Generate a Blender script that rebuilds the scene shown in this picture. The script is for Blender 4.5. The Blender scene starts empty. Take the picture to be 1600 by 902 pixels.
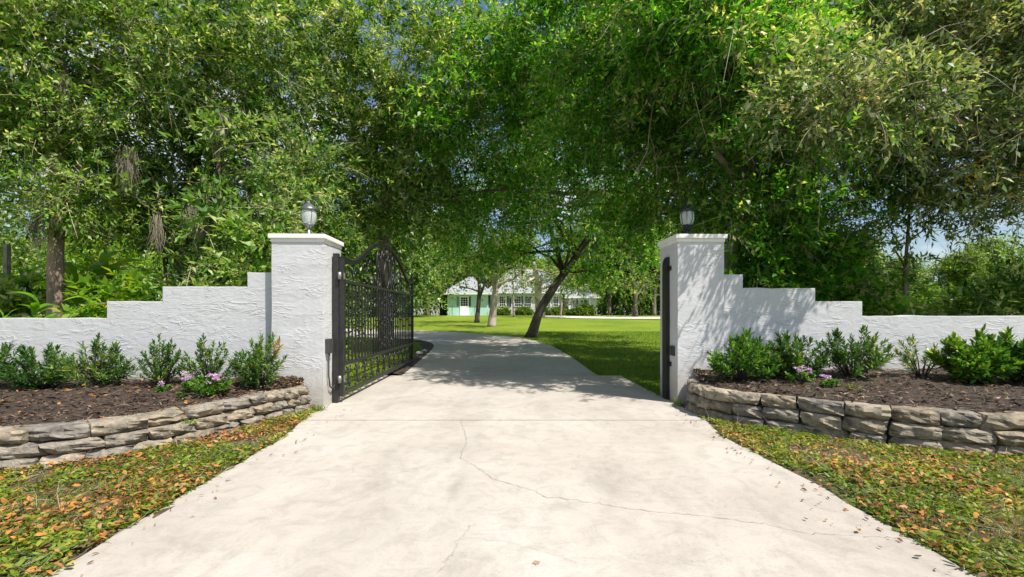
import bpy, bmesh, math, random
import numpy as np
from mathutils import Vector, Matrix

random.seed(7)
rng = np.random.default_rng(11)
C = bpy.context.scene.collection
scene = bpy.context.scene

# ------------------------------------------------------------------ camera, world, sun, exposure
CAM_H = 1.25
cam_d = bpy.data.cameras.new("camera")
cam = bpy.data.objects.new("camera", cam_d)
C.objects.link(cam)
cam.location = (0, 0, CAM_H)
cam.rotation_euler = (math.radians(90), 0, 0)
cam_d.sensor_width = 36
cam_d.lens = 16.0
cam_d.shift_y = 41.0 / 1600.0
cam_d.clip_start = 0.05
cam_d.clip_end = 1500
scene.camera = cam

SUN_EL, SUN_AZ = 58.0, 128.0          # azimuth clockwise from +Y
el, az = math.radians(SUN_EL), math.radians(SUN_AZ)
to_sun = Vector((math.cos(el) * math.sin(az), math.cos(el) * math.cos(az), math.sin(el)))

world = bpy.data.worlds.new("World")
scene.world = world
world.use_nodes = True
nt = world.node_tree
nt.nodes.clear()
w_out = nt.nodes.new("ShaderNodeOutputWorld")
w_bg = nt.nodes.new("ShaderNodeBackground")
w_sky = nt.nodes.new("ShaderNodeTexSky")
w_sky.sky_type = 'NISHITA'
w_sky.sun_disc = False
w_sky.sun_elevation = el
w_sky.sun_rotation = az
w_tc = nt.nodes.new("ShaderNodeTexCoord")
w_map = nt.nodes.new("ShaderNodeMapping")
w_map.inputs["Scale"].default_value = (1.0, 1.0, 2.6)
w_noise = nt.nodes.new("ShaderNodeTexNoise")
w_noise.inputs["Scale"].default_value = 2.6
w_noise.inputs["Detail"].default_value = 7
w_noise.inputs["Roughness"].default_value = 0.58
w_ramp = nt.nodes.new("ShaderNodeValToRGB")
w_ramp.color_ramp.elements[0].position = 0.50
w_ramp.color_ramp.elements[1].position = 0.68
w_mix = nt.nodes.new("ShaderNodeMixRGB")
w_mix.inputs[2].default_value = (9.5, 9.7, 10.0, 1)
nt.links.new(w_tc.outputs["Generated"], w_map.inputs["Vector"])
nt.links.new(w_map.outputs["Vector"], w_noise.inputs["Vector"])
nt.links.new(w_noise.outputs["Fac"], w_ramp.inputs["Fac"])
nt.links.new(w_ramp.outputs["Color"], w_mix.inputs[0])
nt.links.new(w_sky.outputs["Color"], w_mix.inputs[1])
nt.links.new(w_mix.outputs["Color"], w_bg.inputs["Color"])
w_bg.inputs["Strength"].default_value = 0.10
nt.links.new(w_bg.outputs["Background"], w_out.inputs["Surface"])

sun_d = bpy.data.lights.new("sun", 'SUN')
sun_d.energy = 5.0
sun_d.angle = math.radians(0.55)
sun_d.color = (1.0, 0.95, 0.87)
sun = bpy.data.objects.new("sun", sun_d)
C.objects.link(sun)
sun.location = (8, -2, 20)
sun.rotation_euler = to_sun.to_track_quat('Z', 'Y').to_euler()

scene.view_settings.view_transform = 'Standard'
scene.view_settings.look = 'None'
scene.view_settings.exposure = 0.47
scene.view_settings.gamma = 1.0
scene.cycles.max_bounces = 8
scene.cycles.diffuse_bounces = 4
scene.cycles.transparent_max_bounces = 8

F_PX = 1600 * 16.0 / 36.0             # focal length in photo pixels


def at(px, py, Y):
    """point at distance Y in front of the camera seen at photo pixel (px, py)"""
    return Vector(((px - 800) / F_PX * Y, Y, CAM_H + (492 - py) / F_PX * Y))


# ------------------------------------------------------------------ materials
def new_mat(name):
    m = bpy.data.materials.new(name)
    m.use_nodes = True
    t = m.node_tree
    b = t.nodes["Principled BSDF"]
    return m, t, b


def N(t, kind, **kw):
    n = t.nodes.new(kind)
    for k, v in kw.items():
        if k in n.inputs.keys():
            n.inputs[k].default_value = v
        else:
            setattr(n, k, v)
    return n


def ramp(t, fac, stops):
    r = t.nodes.new("ShaderNodeValToRGB")
    e = r.color_ramp.elements
    while len(e) < len(stops):
        e.new(0.5)
    for i, (p, c) in enumerate(stops):
        e[i].position = p
        e[i].color = (c[0], c[1], c[2], 1)
    t.links.new(fac, r.inputs["Fac"])
    return r.outputs["Color"]


def noise(t, scale, detail=4, rough=0.55, dist=0.0, vec=None):
    n = N(t, "ShaderNodeTexNoise")
    n.inputs["Scale"].default_value = scale
    n.inputs["Detail"].default_value = detail
    n.inputs["Roughness"].default_value = rough
    n.inputs["Distortion"].default_value = dist
    if vec is not None:
        t.links.new(vec, n.inputs["Vector"])
    return n.outputs["Fac"]


def objco(t, scale=(1, 1, 1)):
    tc = N(t, "ShaderNodeTexCoord")
    mp = N(t, "ShaderNodeMapping")
    mp.inputs["Scale"].default_value = scale
    t.links.new(tc.outputs["Object"], mp.inputs["Vector"])
    return mp.outputs["Vector"]


def geoco(t, scale=(1, 1, 1)):
    tc = N(t, "ShaderNodeNewGeometry")
    mp = N(t, "ShaderNodeMapping")
    mp.inputs["Scale"].default_value = scale
    t.links.new(tc.outputs["Position"], mp.inputs["Vector"])
    return mp.outputs["Vector"]


def mix(t, fac, a, b, mode='MIX'):
    m = N(t, "ShaderNodeMixRGB", blend_type=mode)
    for i, v in ((0, fac), (1, a), (2, b)):
        if hasattr(v, "is_output") or isinstance(v, bpy.types.NodeSocket):
            t.links.new(v, m.inputs[i])
        elif isinstance(v, (int, float)):
            m.inputs[i].default_value = v
        else:
            m.inputs[i].default_value = (v[0], v[1], v[2], 1)
    return m.outputs["Color"]


def math_n(t, op, a, b=0.0):
    m = N(t, "ShaderNodeMath", operation=op)
    for i, v in ((0, a), (1, b)):
        if isinstance(v, bpy.types.NodeSocket):
            t.links.new(v, m.inputs[i])
        else:
            m.inputs[i].default_value = v
    return m.outputs[0]


def bump(t, b, h, strength=0.5, dist=0.02, prev=None):
    n = N(t, "ShaderNodeBump")
    n.inputs["Strength"].default_value = strength
    n.inputs["Distance"].default_value = dist
    t.links.new(h, n.inputs["Height"])
    if prev is not None:
        t.links.new(prev, n.inputs["Normal"])
    t.links.new(n.outputs["Normal"], b.inputs["Normal"])
    return n.outputs["Normal"]


def leaf_mat(name, stops, trans=0.35, tcol=None, rough=0.45):
    """leaf: colour varies leaf by leaf, part of the light passes through"""
    m, t, b = new_mat(name)
    g = N(t, "ShaderNodeNewGeometry")
    cl = noise(t, 1.1, 3, .6, 0, geoco(t))
    fac = math_n(t, 'ADD', math_n(t, 'MULTIPLY', g.outputs["Random Per Island"], .78), math_n(t, 'MULTIPLY', math_n(t, 'SUBTRACT', cl, .385), 1.15))
    col = ramp(t, fac, stops)
    t.links.new(col, b.inputs["Base Color"])
    b.inputs["Roughness"].default_value = rough
    b.inputs["Specular IOR Level"].default_value = 0.3
    tr = N(t, "ShaderNodeBsdfTranslucent")
    tc = mix(t, 1.0, col, tcol or (1.9, 1.75, 0.7), 'MULTIPLY')
    t.links.new(tc, tr.inputs["Color"])
    ms = N(t, "ShaderNodeMixShader")
    ms.inputs[0].default_value = trans
    t.links.new(b.outputs[0], ms.inputs[1])
    t.links.new(tr.outputs[0], ms.inputs[2])
    t.links.new(ms.outputs[0], t.nodes["Material Output"].inputs["Surface"])
    return m


M = {}
M['leaf_deep'] = leaf_mat("deep_green_leaf", [(0, (.016, .08, .005)), (.27, (.045, .18, .012)), (.58, (.11, .31, .026)), (.84, (.25, .40, .08)), (1, (.68, .64, .32))], .52, rough=.34)  # palest stops of the crown leaf ramps paint highlights into the colour
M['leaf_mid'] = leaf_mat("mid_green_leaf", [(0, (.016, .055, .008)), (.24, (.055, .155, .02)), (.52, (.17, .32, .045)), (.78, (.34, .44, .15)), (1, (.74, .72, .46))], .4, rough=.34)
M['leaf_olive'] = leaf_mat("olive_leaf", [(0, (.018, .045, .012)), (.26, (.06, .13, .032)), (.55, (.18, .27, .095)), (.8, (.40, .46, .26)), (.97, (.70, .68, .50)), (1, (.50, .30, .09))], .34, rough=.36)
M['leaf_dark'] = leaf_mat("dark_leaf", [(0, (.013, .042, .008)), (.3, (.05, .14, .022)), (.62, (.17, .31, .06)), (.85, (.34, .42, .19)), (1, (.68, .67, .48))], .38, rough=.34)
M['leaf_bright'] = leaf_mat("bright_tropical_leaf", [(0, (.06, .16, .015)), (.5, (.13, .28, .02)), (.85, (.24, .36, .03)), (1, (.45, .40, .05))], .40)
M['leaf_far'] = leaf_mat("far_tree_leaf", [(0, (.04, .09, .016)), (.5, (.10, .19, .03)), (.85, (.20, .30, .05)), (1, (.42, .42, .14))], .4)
M['shrub_leaf'] = leaf_mat("yew_pine_leaf", [(0, (.022, .06, .018)), (.4, (.05, .125, .028)), (.72, (.11, .22, .045)), (.92, (.25, .35, .07)), (1, (.46, .42, .12))], .25, rough=.33)
M['shrub_bright'] = leaf_mat("glossy_bright_leaf", [(0, (.022, .075, .014)), (.4, (.055, .16, .022)), (.72, (.12, .26, .03)), (.93, (.28, .40, .05)), (1, (.6, .5, .06))], .32, rough=.3)
M['shrub_brown'] = leaf_mat("browned_leaf", [(0, (.10, .13, .03)), (.5, (.25, .21, .05)), (1, (.42, .27, .08))], .25)
M['grass'] = leaf_mat("grass_blade", [(0, (.04, .11, .006)), (.5, (.09, .19, .01)), (.85, (.18, .28, .018)), (1, (.32, .32, .05))], .35)
M['weed'] = leaf_mat("weed_leaf", [(0, (.035, .075, .01)), (.3, (.09, .16, .016)), (.6, (.17, .25, .025)), (.85, (.30, .33, .045)), (1, (.50, .42, .09))], .32)
M['litter'] = leaf_mat("fallen_leaf", [(0, (.05, .03, .015)), (.35, (.16, .08, .03)), (.58, (.34, .14, .035)), (.76, (.54, .24, .05)), (.9, (.30, .21, .13)), (1, (.60, .40, .10))], .15, tcol=(1.2, 1.0, .7), rough=.6)
M['chip'] = leaf_mat("bark_chip", [(0, (.03, .02, .014)), (.4, (.075, .048, .032)), (.75, (.14, .095, .065)), (.95, (.26, .18, .12)), (1, (.42, .22, .09))], .0, rough=.85)
M['chip_grey'] = leaf_mat("weathered_bark_chip", [(0, (.03, .021, .014)), (.4, (.08, .058, .04)), (.75, (.16, .12, .085)), (1, (.34, .25, .17))], .0, rough=.85)
M['petal'] = leaf_mat("pink_petal", [(0, (.52, .28, .52)), (.6, (.68, .44, .66)), (1, (.86, .72, .84))], .3, tcol=(1.1, 1, 1.1))
M['moss'] = leaf_mat("hanging_moss_strand", [(0, (.22, .20, .14)), (.5, (.36, .33, .25)), (1, (.48, .42, .30))], .25, tcol=(1.1, 1.05, .9), rough=.8)


def bark_mat(name, a, b_, c):
    m, t, b = new_mat(name)
    v = geoco(t, (9, 9, 2.0))
    n1 = noise(t, 2.2, 6, .65, .6, v)
    col = ramp(t, n1, [(.3, a), (.5, b_), (.72, c)])
    n2 = noise(t, 1.3, 3, .5, 0, geoco(t))
    col = mix(t, ramp(t, n2, [(.4, (0, 0, 0)), (.7, (.6, .6, .6))]), col, tuple(x * 1.5 + .03 for x in c))
    t.links.new(col, b.inputs["Base Color"])
    b.inputs["Roughness"].default_value = .9
    bump(t, b, n1, .9, .03)
    return m


M['bark'] = bark_mat("grey_brown_bark", (.05, .038, .03), (.13, .10, .08), (.22, .18, .145))
M['bark_dark'] = bark_mat("dark_bark", (.02, .015, .012), (.05, .038, .03), (.10, .08, .065))
M['bark_pale'] = bark_mat("pale_bark", (.16, .125, .095), (.30, .25, .20), (.42, .36, .30))
M['bark_red'] = bark_mat("peeling_red_brown_bark", (.07, .045, .035), (.19, .125, .095), (.33, .25, .20))
M['twig'], t, b = new_mat("dry_twig")
t.links.new(ramp(t, N(t, "ShaderNodeNewGeometry").outputs["Random Per Island"], [(0, (.10, .08, .055)), (.45, (.30, .25, .18)), (1, (.60, .52, .38))]), b.inputs["Base Color"])
b.inputs["Roughness"].default_value = .85


def stucco(name, base):
    m, t, b = new_mat(name)
    v = geoco(t)
    big = noise(t, 1.4, 5, .6, 0, v)
    col = ramp(t, big, [(.3, tuple(x * .93 for x in base)), (.65, base)])
    sm = noise(t, 22, 4, .6, 0, v)
    col = mix(t, .12, col, ramp(t, sm, [(.35, (.5, .48, .45)), (.6, (1, 1, 1))]), 'MULTIPLY')
    # dirt splash near the ground and faint runs
    sep = N(t, "ShaderNodeSeparateXYZ")
    t.links.new(v, sep.inputs[0])
    runs = noise(t, 1.0, 5, .6, 0, geoco(t, (9, 9, .7)))
    col = mix(t, math_n(t, 'MULTIPLY', ramp(t, runs, [(.52, (0, 0, 0)), (.75, (1, 1, 1))]), .34), col, (.42, .40, .36))
    gr = math_n(t, 'ADD', sep.outputs[2], math_n(t, 'MULTIPLY', noise(t, 3.5, 5, .65, 0, v), -.5))
    col = mix(t, math_n(t, 'MULTIPLY', ramp(t, gr, [(0, (1, 1, 1)), (.32, (0, 0, 0))]), .55), col, (.33, .29, .22))
    t.links.new(col, b.inputs["Base Color"])
    b.inputs["Roughness"].default_value = .75
    # trowel relief: distorted sweeps, only where a mask lets them stand out
    tr = noise(t, 1.0, 3, .55, 1.1, geoco(t, (2.3, 2.3, 8.5)))
    ridge = math_n(t, 'ABSOLUTE', math_n(t, 'SUBTRACT', tr, .5))
    ridge = ramp(t, ridge, [(0, (1, 1, 1)), (.018, (.3, .3, .3)), (.07, (0, 0, 0))])
    mask = ramp(t, noise(t, 2.6, 3, .5, 0, geoco(t, (1, 1, 1.6))), [(.49, (0, 0, 0)), (.6, (1, 1, 1))])
    n1 = bump(t, b, math_n(t, 'MULTIPLY', ridge, mask), .34, .02)
    bl = noise(t, 3.0, 4, .55, 1.2, geoco(t, (1.5, 1.5, 3.2)))
    n2 = bump(t, b, bl, .26, .03, n1)
    bump(t, b, sm, .22, .006, n2)
    return m


M['stucco'] = stucco("white_stucco", (.585, .59, .605))


def plain(name, col, rough=.5, metal=0.0, var=.12, scale=8.0, bmp=.1):
    m, t, b = new_mat(name)
    n = noise(t, scale, 5, .6, 0, geoco(t))
    c = ramp(t, n, [(.3, tuple(x * (1 - var) for x in col)), (.7, tuple(min(1, x * (1 + var)) for x in col))])
    t.links.new(c, b.inputs["Base Color"])
    b.inputs["Roughness"].default_value = rough
    b.inputs["Metallic"].default_value = metal
    if bmp:
        bump(t, b, noise(t, scale * 6, 3, .6, 0, geoco(t)), bmp, .004)
    return m


M['cap'] = plain("white_cap_paint", (.80, .79, .77), .6, 0, .05, 5, .15)
M['iron'] = plain("black_painted_iron", (.011, .011, .011), .42, .0, .25, 20, .12)
M['iron_lit'] = plain("sunlit_dark_iron", (.03, .029, .028), .5, .2, .25, 14, .15)  # paler copy of the iron; sunlight on the near gate put into colour
M['steel'] = plain("grey_hinge_steel", (.30, .29, .27), .45, .6, .2, 20, .1)
M['lamp_metal'] = plain("grey_lamp_metal", (.16, .165, .17), .38, .6, .2, 20, .1)
M['lamp_dark'] = plain("dark_lamp_metal", (.035, .042, .05), .35, .5, .2, 20, .1)
M['box'] = plain("grey_plastic_box", (.05, .05, .048), .5, 0, .2, 20, .05)
M['wood'] = plain("weathered_grey_board", (.26, .24, .22), .85, 0, .35, 9, .3)
M['mint'] = plain("mint_green_siding", (.44, .66, .56), .7, 0, .04, 3, 0)
M['house_white'] = plain("warm_white_siding", (.58, .58, .56), .7, 0, .04, 3, 0)
M['house_base'] = plain("grey_white_plinth", (.58, .58, .56), .8, 0, .06, 3, 0)
M['trim'] = plain("white_trim", (.82, .82, .82), .55, 0, .03, 4, 0)
M['shutter'] = plain("dark_shutter_paint", (.035, .045, .055), .5, 0, .1, 6, 0)
M['shutter_grey'] = plain("grey_green_shutter_paint", (.16, .26, .25), .5, 0, .1, 6, 0)
M['shade_in'] = plain("carport_shade", (.03, .03, .032), .9, 0, .2, 2, 0)  # near-black colour that paints the shade inside the open carport
M['rock'] = plain("white_rock", (.6, .57, .52), .85, 0, .25, 14, .4)

M['roof'], t, b = new_mat("light_grey_shingle_roof")
v = geoco(t, (1.2, 1.2, 3.3))
col = ramp(t, noise(t, 3, 5, .65, 0, v), [(.3, (.24, .25, .27)), (.7, (.36, .37, .39))])
t.links.new(col, b.inputs["Base Color"])
b.inputs["Roughness"].default_value = .85

M['glass'], t, b = new_mat("dark_window_glass")
b.inputs["Base Color"].default_value = (.02, .025, .03, 1)
b.inputs["Roughness"].default_value = .06
M['lamp_glass'], t, b = new_mat("seeded_lamp_glass")
b.inputs["Base Color"].default_value = (.88, .93, .94, 1)
b.inputs["Roughness"].default_value = .14
b.inputs["Transmission Weight"].default_value = .62
b.inputs["IOR"].default_value = 1.15
bump(t, b, noise(t, 40, 2, .5, 0, geoco(t)), .12, .004)

# concrete
M['concrete'], t, b = new_mat("sunbleached_concrete")
v = geoco(t)
big = noise(t, .55, 6, .62, .4, v)
col = ramp(t, big, [(.28, (.38, .34, .295)), (.5, (.455, .415, .365)), (.72, (.515, .478, .43))])
st = noise(t, 1.7, 7, .68, .8, geoco(t, (1, .55, 1)))
col = mix(t, math_n(t, 'MULTIPLY', ramp(t, st, [(.52, (0, 0, 0)), (.72, (1, 1, 1))]), .5), col, (.24, .215, .185))
blo = noise(t, 5.0, 7, .72, 1.0, v)
col = mix(t, .42, col, ramp(t, blo, [(.3, (.55, .53, .50)), (.52, (1, 1, 1)), (.72, (1.12, 1.12, 1.12))]), 'MULTIPLY')
sp = noise(t, 55, 4, .7, 0, v)
col = mix(t, .35, col, ramp(t, sp, [(.28, (.45, .43, .40)), (.46, (1, 1, 1))]), 'MULTIPLY')
pit = N(t, "ShaderNodeTexVoronoi")
pit.inputs["Scale"].default_value = 5.5
t.links.new(v, pit.inputs["Vector"])
pm = ramp(t, pit.outputs["Distance"], [(.012, (1, 1, 1)), (.05, (0, 0, 0))])
pm = mix(t, 1.0, pm, ramp(t, noise(t, 3.1, 2, .5, 0, v), [(.5, (0, 0, 0)), (.6, (.7, .7, .7))]), 'MULTIPLY')
col = mix(t, pm, col, (.13, .10, .07))
br = noise(t, 1.0, 4, .6, 1.5, geoco(t, (3, 12, 1)))
col = mix(t, math_n(t, 'MULTIPLY', ramp(t, br, [(.56, (0, 0, 0)), (.72, (1, 1, 1))]), .3), col, (.30, .27, .235))
tm = noise(t, 1.0, 3, .5, .3, geoco(t, (2.4, .12, 1)))
col = mix(t, math_n(t, 'MULTIPLY', ramp(t, tm, [(.5, (0, 0, 0)), (.7, (1, 1, 1))]), .28), col, (.31, .28, .245))
t.links.new(col, b.inputs["Base Color"])
b.inputs["Roughness"].default_value = .88
n1 = bump(t, b, sp, .35, .006)
bump(t, b, noise(t, 7, 5, .6, 0, v), .25, .02, n1)
M['crack'] = plain("crack_dirt", (.23, .20, .165), .95, 0, .4, 30, 0)
M['stain'] = plain("rust_stain", (.36, .25, .16), .9, 0, .3, 40, 0)
M['path'] = plain("pale_concrete_path", (.60, .56, .49), .9, 0, .1, 1.5, .1)

# lawn
M['lawn'], t, b = new_mat("lawn_turf")
v = geoco(t)
n_big = noise(t, .22, 5, .6, 0, v)
n_sm = noise(t, 9, 5, .7, 0, v)
n_md = noise(t, 1.6, 4, .6, 0, v)
col = ramp(t, n_big, [(.3, (.12, .20, .012)), (.55, (.18, .255, .018)), (.75, (.26, .28, .035))])
col = mix(t, .5, col, ramp(t, n_sm, [(.3, (.35, .40, .3)), (.65, (1.2, 1.15, 1.1))]), 'MULTIPLY')
col = mix(t, math_n(t, 'MULTIPLY', ramp(t, n_md, [(.5, (0, 0, 0)), (.72, (1, 1, 1))]), .5), col, (.26, .25, .07))
t.links.new(col, b.inputs["Base Color"])
b.inputs["Roughness"].default_value = .9
b.inputs["Specular IOR Level"].default_value = .15
bump(t, b, n_sm, .8, .05)

M['soil'], t, b = new_mat("leaf_strewn_soil")
v = geoco(t)
n1 = noise(t, 7, 6, .7, .4, v)
n2 = noise(t, 1.5, 4, .6, 0, v)
col = ramp(t, n1, [(.3, (.03, .02, .012)), (.5, (.085, .055, .03)), (.7, (.17, .105, .05))])
col = mix(t, math_n(t, 'MULTIPLY', ramp(t, n2, [(.45, (0, 0, 0)), (.62, (1, 1, 1))]), .75), col, mix(t, n1, (.05, .08, .012), (.15, .18, .03)))
t.links.new(col, b.inputs["Base Color"])
b.inputs["Roughness"].default_value = .95
bump(t, b, n1, 1.0, .04)

M['mulch'], t, b = new_mat("dark_bark_mulch")
v = geoco(t)
n1 = noise(t, 14, 6, .7, .6, geoco(t, (1, 1.6, 1)))
col = ramp(t, n1, [(.3, (.022, .015, .01)), (.5, (.06, .042, .03)), (.7, (.13, .09, .065))])
t.links.new(col, b.inputs["Base Color"])
b.inputs["Roughness"].default_value = .95
bump(t, b, n1, 1.0, .05)

M['stone'], t, b = new_mat("split_face_stone")
oi = N(t, "ShaderNodeObjectInfo")
off = N(t, "ShaderNodeVectorMath", operation='ADD')
tcn = N(t, "ShaderNodeNewGeometry")
t.links.new(tcn.outputs["Position"], off.inputs[0])
t.links.new(oi.outputs["Random"], off.inputs[1])
n1 = noise(t, 9, 6, .68, .5, off.outputs[0])
n2 = noise(t, 30, 4, .7, 0, off.outputs[0])
base = ramp(t, oi.outputs["Random"], [(0, (.25, .205, .145)), (.3, (.35, .295, .22)), (.6, (.28, .245, .20)), (.8, (.23, .21, .185)), (1, (.39, .33, .245))])
col = mix(t, 1.0, base, ramp(t, n1, [(.3, (.28, .28, .28)), (.48, (.85, .85, .85)), (.7, (1.4, 1.36, 1.26))]), 'MULTIPLY')
col = mix(t, math_n(t, 'MULTIPLY', ramp(t, noise(t, 5, 5, .7, .8, off.outputs[0]), [(.55, (0, 0, 0)), (.68, (1, 1, 1))]), .7), col, (.085, .08, .072))
col = mix(t, .3, col, ramp(t, n2, [(.3, (.4, .4, .4)), (.6, (1, 1, 1))]), 'MULTIPLY')
t.links.new(col, b.inputs["Base Color"])
b.inputs["Roughness"].default_value = .92
q = bump(t, b, n1, .8, .03)
bump(t, b, n2, .45, .008, q)


# ------------------------------------------------------------------ mesh helpers
def link(name, me, mat, parent=None):
    o = bpy.data.objects.new(name, me)
    C.objects.link(o)
    if mat is not None and len(me.materials) == 0:
        me.materials.append(mat)
    if parent is not None:
        o.parent = parent
    return o


def np_mesh(name, V, F, smooth=False):
    """F: (n, k) array of equal faces"""
    V = np.asarray(V, dtype=np.float32).reshape(-1, 3)
    F = np.asarray(F, dtype=np.int32)
    me = bpy.data.meshes.new(name)
    n, k = F.shape
    me.vertices.add(len(V))
    me.vertices.foreach_set("co", V.ravel())
    me.loops.add(n * k)
    me.loops.foreach_set("vertex_index", F.ravel())
    me.polygons.add(n)
    me.polygons.foreach_set("loop_start", np.arange(0, n * k, k, dtype=np.int32))
    if smooth:
        me.polygons.foreach_set("use_smooth", np.ones(n, dtype=bool))
    me.update(calc_edges=True)
    return me


class MB:
    def __init__(self):
        self.v, self.f = [], []
        self.smooth = False

    def add(self, vs, fs):
        o = len(self.v)
        self.v += [tuple(p) for p in vs]
        self.f += [tuple(i + o for i in f) for f in fs]
        return self

    def box(self, a, b, rot=None, loc=(0, 0, 0)):
        x0, y0, z0 = a
        x1, y1, z1 = b
        vs = [(x0, y0, z0), (x1, y0, z0), (x1, y1, z0), (x0, y1, z0), (x0, y0, z1), (x1, y0, z1), (x1, y1, z1), (x0, y1, z1)]
        if rot is not None:
            vs = [rot @ Vector(p) + Vector(loc) for p in vs]
        return self.add(vs, [(0, 3, 2, 1), (4, 5, 6, 7), (0, 1, 5, 4), (1, 2, 6, 5), (2, 3, 7, 6), (3, 0, 4, 7)])

    def tube(self, pts, rad, n=6, flat=1.0):
        pts = [Vector(p) for p in pts]
        if not hasattr(rad, '__len__'):
            rad = [rad] * len(pts)
        vs = []
        up = Vector((0, 0, 1))
        prev = None
        for i, p in enumerate(pts):
            d = (pts[min(i + 1, len(pts) - 1)] - pts[max(i - 1, 0)]).normalized()
            if prev is None:
                a = d.cross(up if abs(d.z) < .9 else Vector((1, 0, 0))).normalized()
            else:
                a = (prev - d * prev.dot(d)).normalized()
            prev = a
            c = d.cross(a)
            for k in range(n):
                th = 2 * math.pi * k / n
                vs.append(p + (a * math.cos(th) + c * math.sin(th) * flat) * rad[i])
        fs = []
        for i in range(len(pts) - 1):
            for k in range(n):
                fs.append((i * n + k, i * n + (k + 1) % n, (i + 1) * n + (k + 1) % n, (i + 1) * n + k))
        fs.append(tuple(reversed(range(n))))
        fs.append(tuple((len(pts) - 1) * n + k for k in range(n)))
        return self.add(vs, fs)

    def lathe(self, prof, n=20, c=(0, 0, 0)):
        vs, fs = [], []
        for r, z in prof:
            for k in range(n):
                th = 2 * math.pi * k / n
                vs.append((c[0] + r * math.cos(th), c[1] + r * math.sin(th), c[2] + z))
        for i in range(len(prof) - 1):
            for k in range(n):
                fs.append((i * n + k, i * n + (k + 1) % n, (i + 1) * n + (k + 1) % n, (i + 1) * n + k))
        fs.append(tuple(reversed(range(n))))
        fs.append(tuple((len(prof) - 1) * n + k for k in range(n)))
        return self.add(vs, fs)

    def mesh(self, name, smooth=False, bevel=0.0):
        me = bpy.data.meshes.new(name)
        me.from_pydata(self.v, [], self.f)
        if bevel:
            bm = bmesh.new()
            bm.from_mesh(me)
            bmesh.ops.bevel(bm, geom=[e for e in bm.edges], offset=bevel, segments=2, affect='EDGES', profile=.6)
            bm.to_mesh(me)
            bm.free()
        if smooth:
            for p in me.polygons:
                p.use_smooth = True
        me.update()
        return me

    def build(self, name, mat, parent=None, smooth=False, bevel=0.0):
        return link(name, self.mesh(name, smooth, bevel), mat, parent)


def empty(name, loc=(0, 0, 0), rz=0.0):
    o = bpy.data.objects.new(name, None)
    C.objects.link(o)
    o.location = loc
    o.rotation_euler = (0, 0, rz)
    o.empty_display_size = .2
    return o


def tag(o, label=None, cat=None, group=None, kind=None):
    if label:
        o["label"] = label
    if cat:
        o["category"] = cat
    if group:
        o["group"] = group
    if kind:
        o["kind"] = kind
    return o


def copy_tree(o, parent=None):
    c = o.copy()
    C.objects.link(c)
    if parent is not None:
        c.parent = parent
    for ch in list(o.children):
        copy_tree(ch, c)
    return c


def norm(a):
    return a / np.maximum(np.linalg.norm(a, axis=-1, keepdims=True), 1e-9)


def leaf_arrays(P, D, Nn, L, W, droop=.15, fold=.12, mid=.45):
    """rhombic folded leaves: base, right, tip, left; returns V, F"""
    n = len(P)
    S = norm(np.cross(D, Nn))
    U = norm(np.cross(S, D))
    L = np.asarray(L).reshape(-1, 1) * np.ones((n, 1))
    W = np.asarray(W).reshape(-1, 1) * np.ones((n, 1))
    m = P + D * L * mid
    V = np.empty((n, 4, 3), dtype=np.float32)
    V[:, 0] = P
    V[:, 1] = m + S * W * .5 + U * W * fold
    V[:, 2] = P + D * L - U * L * droop
    V[:, 3] = m - S * W * .5 + U * W * fold
    F = np.arange(n * 4, dtype=np.int32).reshape(n, 4)
    return V.reshape(-1, 3), F


def leaf_arrays_fine(P, D, Nn, L, W, droop=.15, fold=.12, mid=.45, curl=.0):
    """six point leaves of four triangles with a rounded outline and a curl along their length"""
    n = len(P)
    S = norm(np.cross(D, Nn))
    U = norm(np.cross(S, D))
    L = np.asarray(L).reshape(-1, 1) * np.ones((n, 1))
    W = np.asarray(W).reshape(-1, 1) * np.ones((n, 1))
    cv = (droop + rng.normal(size=(n, 1)) * .12)
    V = np.empty((n, 6, 3), dtype=np.float32)
    a, b_ = mid * .62, min(.85, mid * 1.5)
    tw = S + U * rng.normal(size=(n, 1)) * .25
    V[:, 0] = P
    V[:, 1] = P + D * L * a + S * W * .46 + U * (W * fold - L * cv * a * a)
    V[:, 2] = P + D * L * a - S * W * .46 + U * (W * fold - L * cv * a * a)
    V[:, 3] = P + D * L * b_ + tw * W * .40 + U * (W * fold - L * cv * b_ * b_)
    V[:, 4] = P + D * L * b_ - tw * W * .40 + U * (W * fold - L * cv * b_ * b_)
    V[:, 5] = P + D * L - U * L * cv
    i = (np.arange(n) * 6)[:, None]
    F = np.concatenate([i + np.array([[0, 1, 2]]), i + np.array([[1, 3, 2]]), i + np.array([[2, 3, 4]]), i + np.array([[4, 3, 5]])])
    return V.reshape(-1, 3), F.astype(np.int32)


def rand_dirs(n):
    return norm(rng.normal(size=(n, 3)))


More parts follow.
